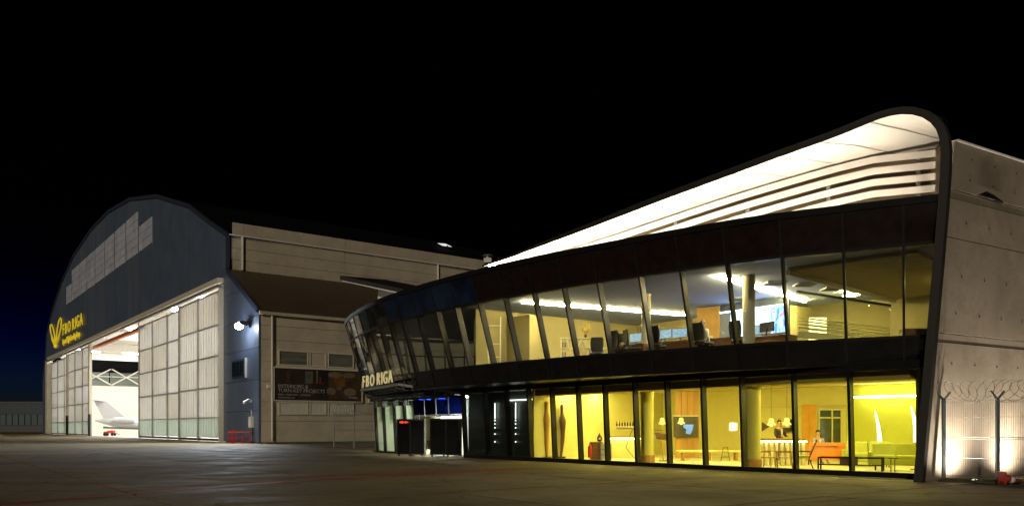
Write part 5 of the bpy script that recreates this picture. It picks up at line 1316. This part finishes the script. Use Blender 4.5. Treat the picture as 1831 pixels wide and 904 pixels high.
def frame_stool(label, loc, rz, w):
    t = thing('low_wooden_seat', label, 'stool', (0, 0, 0)); MB().box((0, 0, .40), (w, .5, .04)).build('seat', M_wood, t, bevel=.01)
    for s in (-1, 1):
        for d_ in (-1, 1): MB().tube([(s * w / 2, .25 * d_, 0), (s * (w / 2 - .05), .2 * d_, .62)], .018).build('leg', M_wood, t)
        MB().tube([(s * (w / 2 - .05), -.22, .62), (s * (w / 2 - .05), .22, .62)], .02).build('arm', M_wood, t)
    MB().bar((-w / 2 + .05, .22, .60), (w / 2 - .05, .22, .60), .03, .07).build('back_rail', M_wood, t)
    t.location = loc; t.rotation_euler = (0, 0, rz); return t
frame_stool('open wooden armchair just right of the round column, before the counter', gp(1372, 30.0, GZ), .2, .58); frame_stool('open wooden armchair before the middle of the reception counter', gp(1403, 29.6, GZ), -.2, .6)
ct = thing('coffee_table', 'long dark coffee table with black frame behind the lounge glass', 'table', gp(1520, 27.6, GZ))
ca, cb_ = gp(1463, 28.3, 0), gp(1577, 27.3, 0); dc = (cb_ - ca).normalized(); nc = V(-dc.y, dc.x, 0)
for q, w_ in ((.0, .05), (.55, .05)): MB().bar(ca + nc * q + V(0, 0, .55), cb_ + nc * q + V(0, 0, .55), .05, .05).build('rail', M_black, ct)
MB().slab([ca + V(0, 0, .56) + dc * .7, cb_ + V(0, 0, .56) - dc * .75, cb_ + nc * .55 + V(0, 0, .56) - dc * .75, ca + nc * .55 + V(0, 0, .56) + dc * .7], (0, 0, .04)).build('top', M_walnut, ct); MB().bar(ca + dc * .7 + V(0, 0, .43), cb_ - dc * .75 + V(0, 0, .43), .03, .22).build('apron_board', M_walnut, ct)
MB().bar(ca + V(0, 0, .31), cb_ + V(0, 0, .31), .04, .04).build('stretcher', M_black, ct)
for p in (ca, cb_, ca + nc * .55, cb_ + nc * .55): MB().bar(V(p.x, p.y, GZ), V(p.x, p.y, .57), .045, .045).build('leg', M_black, ct)
def sofa(label, loc, rz, w):
    t = thing('sofa', label, 'sofa', (0, 0, 0), 'green sofas in the lounge'); MB().box((0, 0, .30), (w, .8, .22)).build('base', M_sofa, t, bevel=.04); n = 2 if w > 1.2 else 1
    for k in range(n): MB().box((-w / 2 + w * (k + .5) / n, -.05, .46), (w / n - .02, .68, .15)).build('seat_cushion', M_sofa, t, bevel=.05); MB().box((-w / 2 + w * (k + .5) / n, .30, .70), (w / n - .02, .2, .5), Matrix.Rotation(-.2, 3, 'X')).build('back_cushion', M_sofa, t, bevel=.06)
    for s in (-1, 1): MB().box((s * (w / 2 + .06), 0, .42), (.12, .8, .46)).build('armrest', M_sofa, t, bevel=.04)
    for s in (-1, 1):
        for d_ in (-1, 1): MB().tube([(s * w * .42, .33 * d_, 0), (s * w * .42, .33 * d_, .2)], .02).build('leg', M_black, t)
    t.location = loc; t.rotation_euler = (0, 0, rz); return t
sofa('green sofa with two cushions at the right end of the lounge', gp(1601, 28.2, GZ), -.45, 1.5); sofa('green sofa behind the coffee table, further back', gp(1553, 30.9, GZ), -.3, 1.6)
stb = thing('side_table', 'small thin-legged side table before the right sofa', 'table', gp(1600, 26.9, GZ))
for px in (1593, 1600): MB().tube([gp(px, 26.9, GZ), gp(px, 26.9, .56)], .014).build('leg', M_black, stb)
MB().bar(gp(1592, 26.9, .57), gp(1602, 26.9, .57), .3, .03).build('top', M_black, stb)
def sail(label, px, D, y0, y1):
    t = thing('sail_lamp', label, 'lamp', gp(px, D, GZ), 'sail-shaped glowing lamps'); z1, z0 = hz(y0, D), hz(y1, D); L_, R_ = [], []
    for k in range(13):
        f = k / 12; z = z0 + (z1 - z0) * f; x = (-.20 * f * f + .06 * f); w = .15 * (1 - f) ** .7 + .006; L_.append(gp(px, D, z) + V(x - w * .2, 0, 0)); R_.append(gp(px, D, z) + V(x + w, 0, 0))
    MB().sheet([L_, R_], (0, .06, 0)).build('sail', emit('sail_glow', (1, .97, .80), 3.2), t); MB().tube([gp(px, D, GZ), gp(px, D, z0 + .02)], .02).build('stem', M_dark, t); MB().lathe(gp(px, D, GZ), [(.16, 0), (.16, .03), (.03, .04)], 16).build('foot', M_dark, t)
sail('glowing white sail-shaped floor lamp behind the green sofa', 1571, 33.0, 733, 802); sail('second glowing sail lamp cut off by the rim at the right', 1636, 28.8, 725, 790)

# ------------------------------------------------------------------ outside: fences, gravel, mast, cone
M_wire = mat('fence_wire', (.16, .16, .15), .6, metal=.0, var=.1); M_post = mat('blue_grey_post', (.11, .15, .18), .45, var=.15)
def coil(mb, a, b, r, pitch, rw):
    d = b - a; L = d.length; d.normalize(); s = V(-d.y, d.x, 0); n = int(L / pitch); pts = []
    for k in range(n * 14 + 1):
        th_ = 6.2832 * k / 14; rj = r * (1 + .16 * math.sin(k * .37) + .1 * math.sin(k * .11 + 2)); pts.append(a + d * (L * k / (n * 14)) + s * rj * .5 * math.cos(th_) + V(0, 0, 1) * rj * math.sin(th_) + d * r * .95 * math.cos(th_ + .6 * math.sin(k * .05)))
    mb.tube(pts, rw, 4); return pts
def fence(name, label, posts, h_, wsp, hsp, rw, pm, arms=True, coil_r=.28):
    f = thing(name, label, 'fence', posts[0])
    for p in posts:
        q = MB().box(p + V(0, 0, h_ / 2), (.09, .09, h_)).build('post', pm, f, bevel=.008)
        if arms:
            d = (posts[1] - posts[0]).normalized()
            for s in (-1, 1): MB().bar(p + V(0, 0, h_ - .02), p + V(0, 0, h_ + .22) + V(-d.y, d.x, 0) * 0 + V(1, 0, 0) * s * .2, .05, .05).build('arm', pm, q)
    for a, b in zip(posts, posts[1:]):
        m_ = MB(); d = b - a; L = d.length; n = int(L / wsp)
        for k in range(1, n): p = a + d * k / n; m_.tube([p + V(0, 0, .08), p + V(0, 0, h_ - .05)], rw, 3)
        z = .1
        while z < h_ - .03: m_.tube([a + V(0, 0, z), b + V(0, 0, z)], rw, 3); z += hsp
        for z in (.12, h_ * .52, h_ - .1): m_.tube([a + V(0, -.03, z), b + V(0, -.03, z)], rw * 1.3, 3); m_.tube([a + V(0, -.03, z + .06), b + V(0, -.03, z + .06)], rw * 1.3, 3)
        m_.build('mesh_panel', M_wire, f)
    c_ = MB(); coil(c_, posts[0] + V(0, 0, h_ + coil_r * .9), posts[-1] + V(0, 0, h_ + coil_r * .9), coil_r, .2, rw * 1.4)
    c_.build('razor_wire_coil', M_wire, f)
    return f
p1 = V(12.80, 24.05, 0); fence('security_fence', 'welded mesh security fence with razor wire before the concrete wall', [p1, V(13.95, 23.3, 0), V(15.9, 22.0, 0), V(18.1, 20.6, 0)], 2.42, .055, .6, .005, M_post)
fence('security_fence', 'distant mesh fence with razor wire coils before the beige annex', [gp(597, 62.5), gp(633, 62.0), gp(672, 61.5), gp(712, 61)], 2.65, .16, .4, .006, mat('grey_post', (.16, .16, .14), .5), True, .42)
# gravel along the lounge glass
rg = random.Random(11); gv = MB(); ico = [(0, 0, 1), (.9, 0, .4), (.3, .85, .4), (-.7, .5, .4), (-.7, -.5, .4), (.3, -.85, .4), (0, 0, -.6)]; icf = [(0, 1, 2), (0, 2, 3), (0, 3, 4), (0, 4, 5), (0, 5, 1), (6, 2, 1), (6, 3, 2), (6, 4, 3), (6, 5, 4), (6, 1, 5)]
for _ in range(3600):
    s = rg.uniform(0, 11) if rg.random() < .8 else rg.uniform(0, 4); o = -.14 - abs(rg.gauss(0, .22)); 
    if o < -.75: continue
    p = Gp.at(s) + Gp.nin(s) * o; r_ = rg.uniform(.014, .034); a = rg.uniform(0, 6.28)
    gv.add([V(p.x, p.y, .012) + V((x * math.cos(a) - y * math.sin(a)) * r_, (x * math.sin(a) + y * math.cos(a)) * r_, z * r_ * .7) for x, y, z in ico], icf)
gvo = struct(gv.build('gravel_strip', mat('gravel', (.22, .19, .12), .8, var=.45, scale=30)), 'stuff'); tag(gvo, 'strip of small gravel along the foot of the lounge glass', 'gravel')
gq = [V(12.5, 23.8, 0), V(15.6, 21.9, 0), V(15.9, 22.3, 0), V(12.9, 24.2, 0)]
tag(grass_patch('grass_tufts', [(p.x, p.y, 0) for p in gq], 2600, .06, 5, mat('dry_grass', (.075, .075, .028), .8, var=.4, scale=3)), 'dry grass tufts under the security fence by the concrete wall', 'grass')
# toppled red cone
cn = thing('fallen_cone', 'red traffic cone lying on its side under the fence', 'traffic cone', gp(1795, 22.6)); cc = gp(1792, 22.6, .19)
MB().box(cc, (.04, .36, .36)).build('base', M_redpaint, cn, bevel=.01); MB().tube([cc, cc + V(.25, .0, -.05), cc + V(.55, .02, -.13)], [.15, .095, .03], 16).build('body', mat('faded_red', (.30, .03, .025), .5), cn, smooth=True); MB().tube([cc + V(.2, 0, -.04), cc + V(.32, .0, -.068)], [.108, .084], 16).build('band', M_white, cn, smooth=True)
# lit lamp head on a mast behind the annex and a small roof ventilator
ms = thing('light_mast', 'tall mast with a pale lamp head in the black sky', 'light mast', gp(797, 118)); MB().tube([gp(800, 118, 0), gp(800, 118, hz(439, 118))], [.3, .12], 8).build('pole', M_black, ms)
MB().slab([gp(782, 118, hz(434.5, 118)), gp(797, 118, hz(435.5, 118)), gp(808, 118, hz(441, 118)), gp(791, 118, hz(439, 118))], (0, .8, .15)).build('lamp_head', emit('mast_lamp_glow', (.85, .84, .9), .7), ms)
vt_ = thing('roof_ventilator', 'small metal ventilator on the annex roof at the tip of the light', 'ventilator', gp(872, 96, 20)); vc = gp(872, 96, hz(466, 96)); MB().box(vc, (.9, .9, .5)).build('curb', M_galv, vt_); MB().lathe(vc + V(0, 0, .25), [(.3, 0), (.3, .25), (.6, .3), (.55, .42), (.1, .5)], 14).build('cowl', M_galv, vt_); MB().box(gp(872, 96, (hz(466, 96) - .25 + 8.4) / 2 + 4), (.7, .7, hz(466, 96) - 16.8)).build('stack', M_dark, vt_)
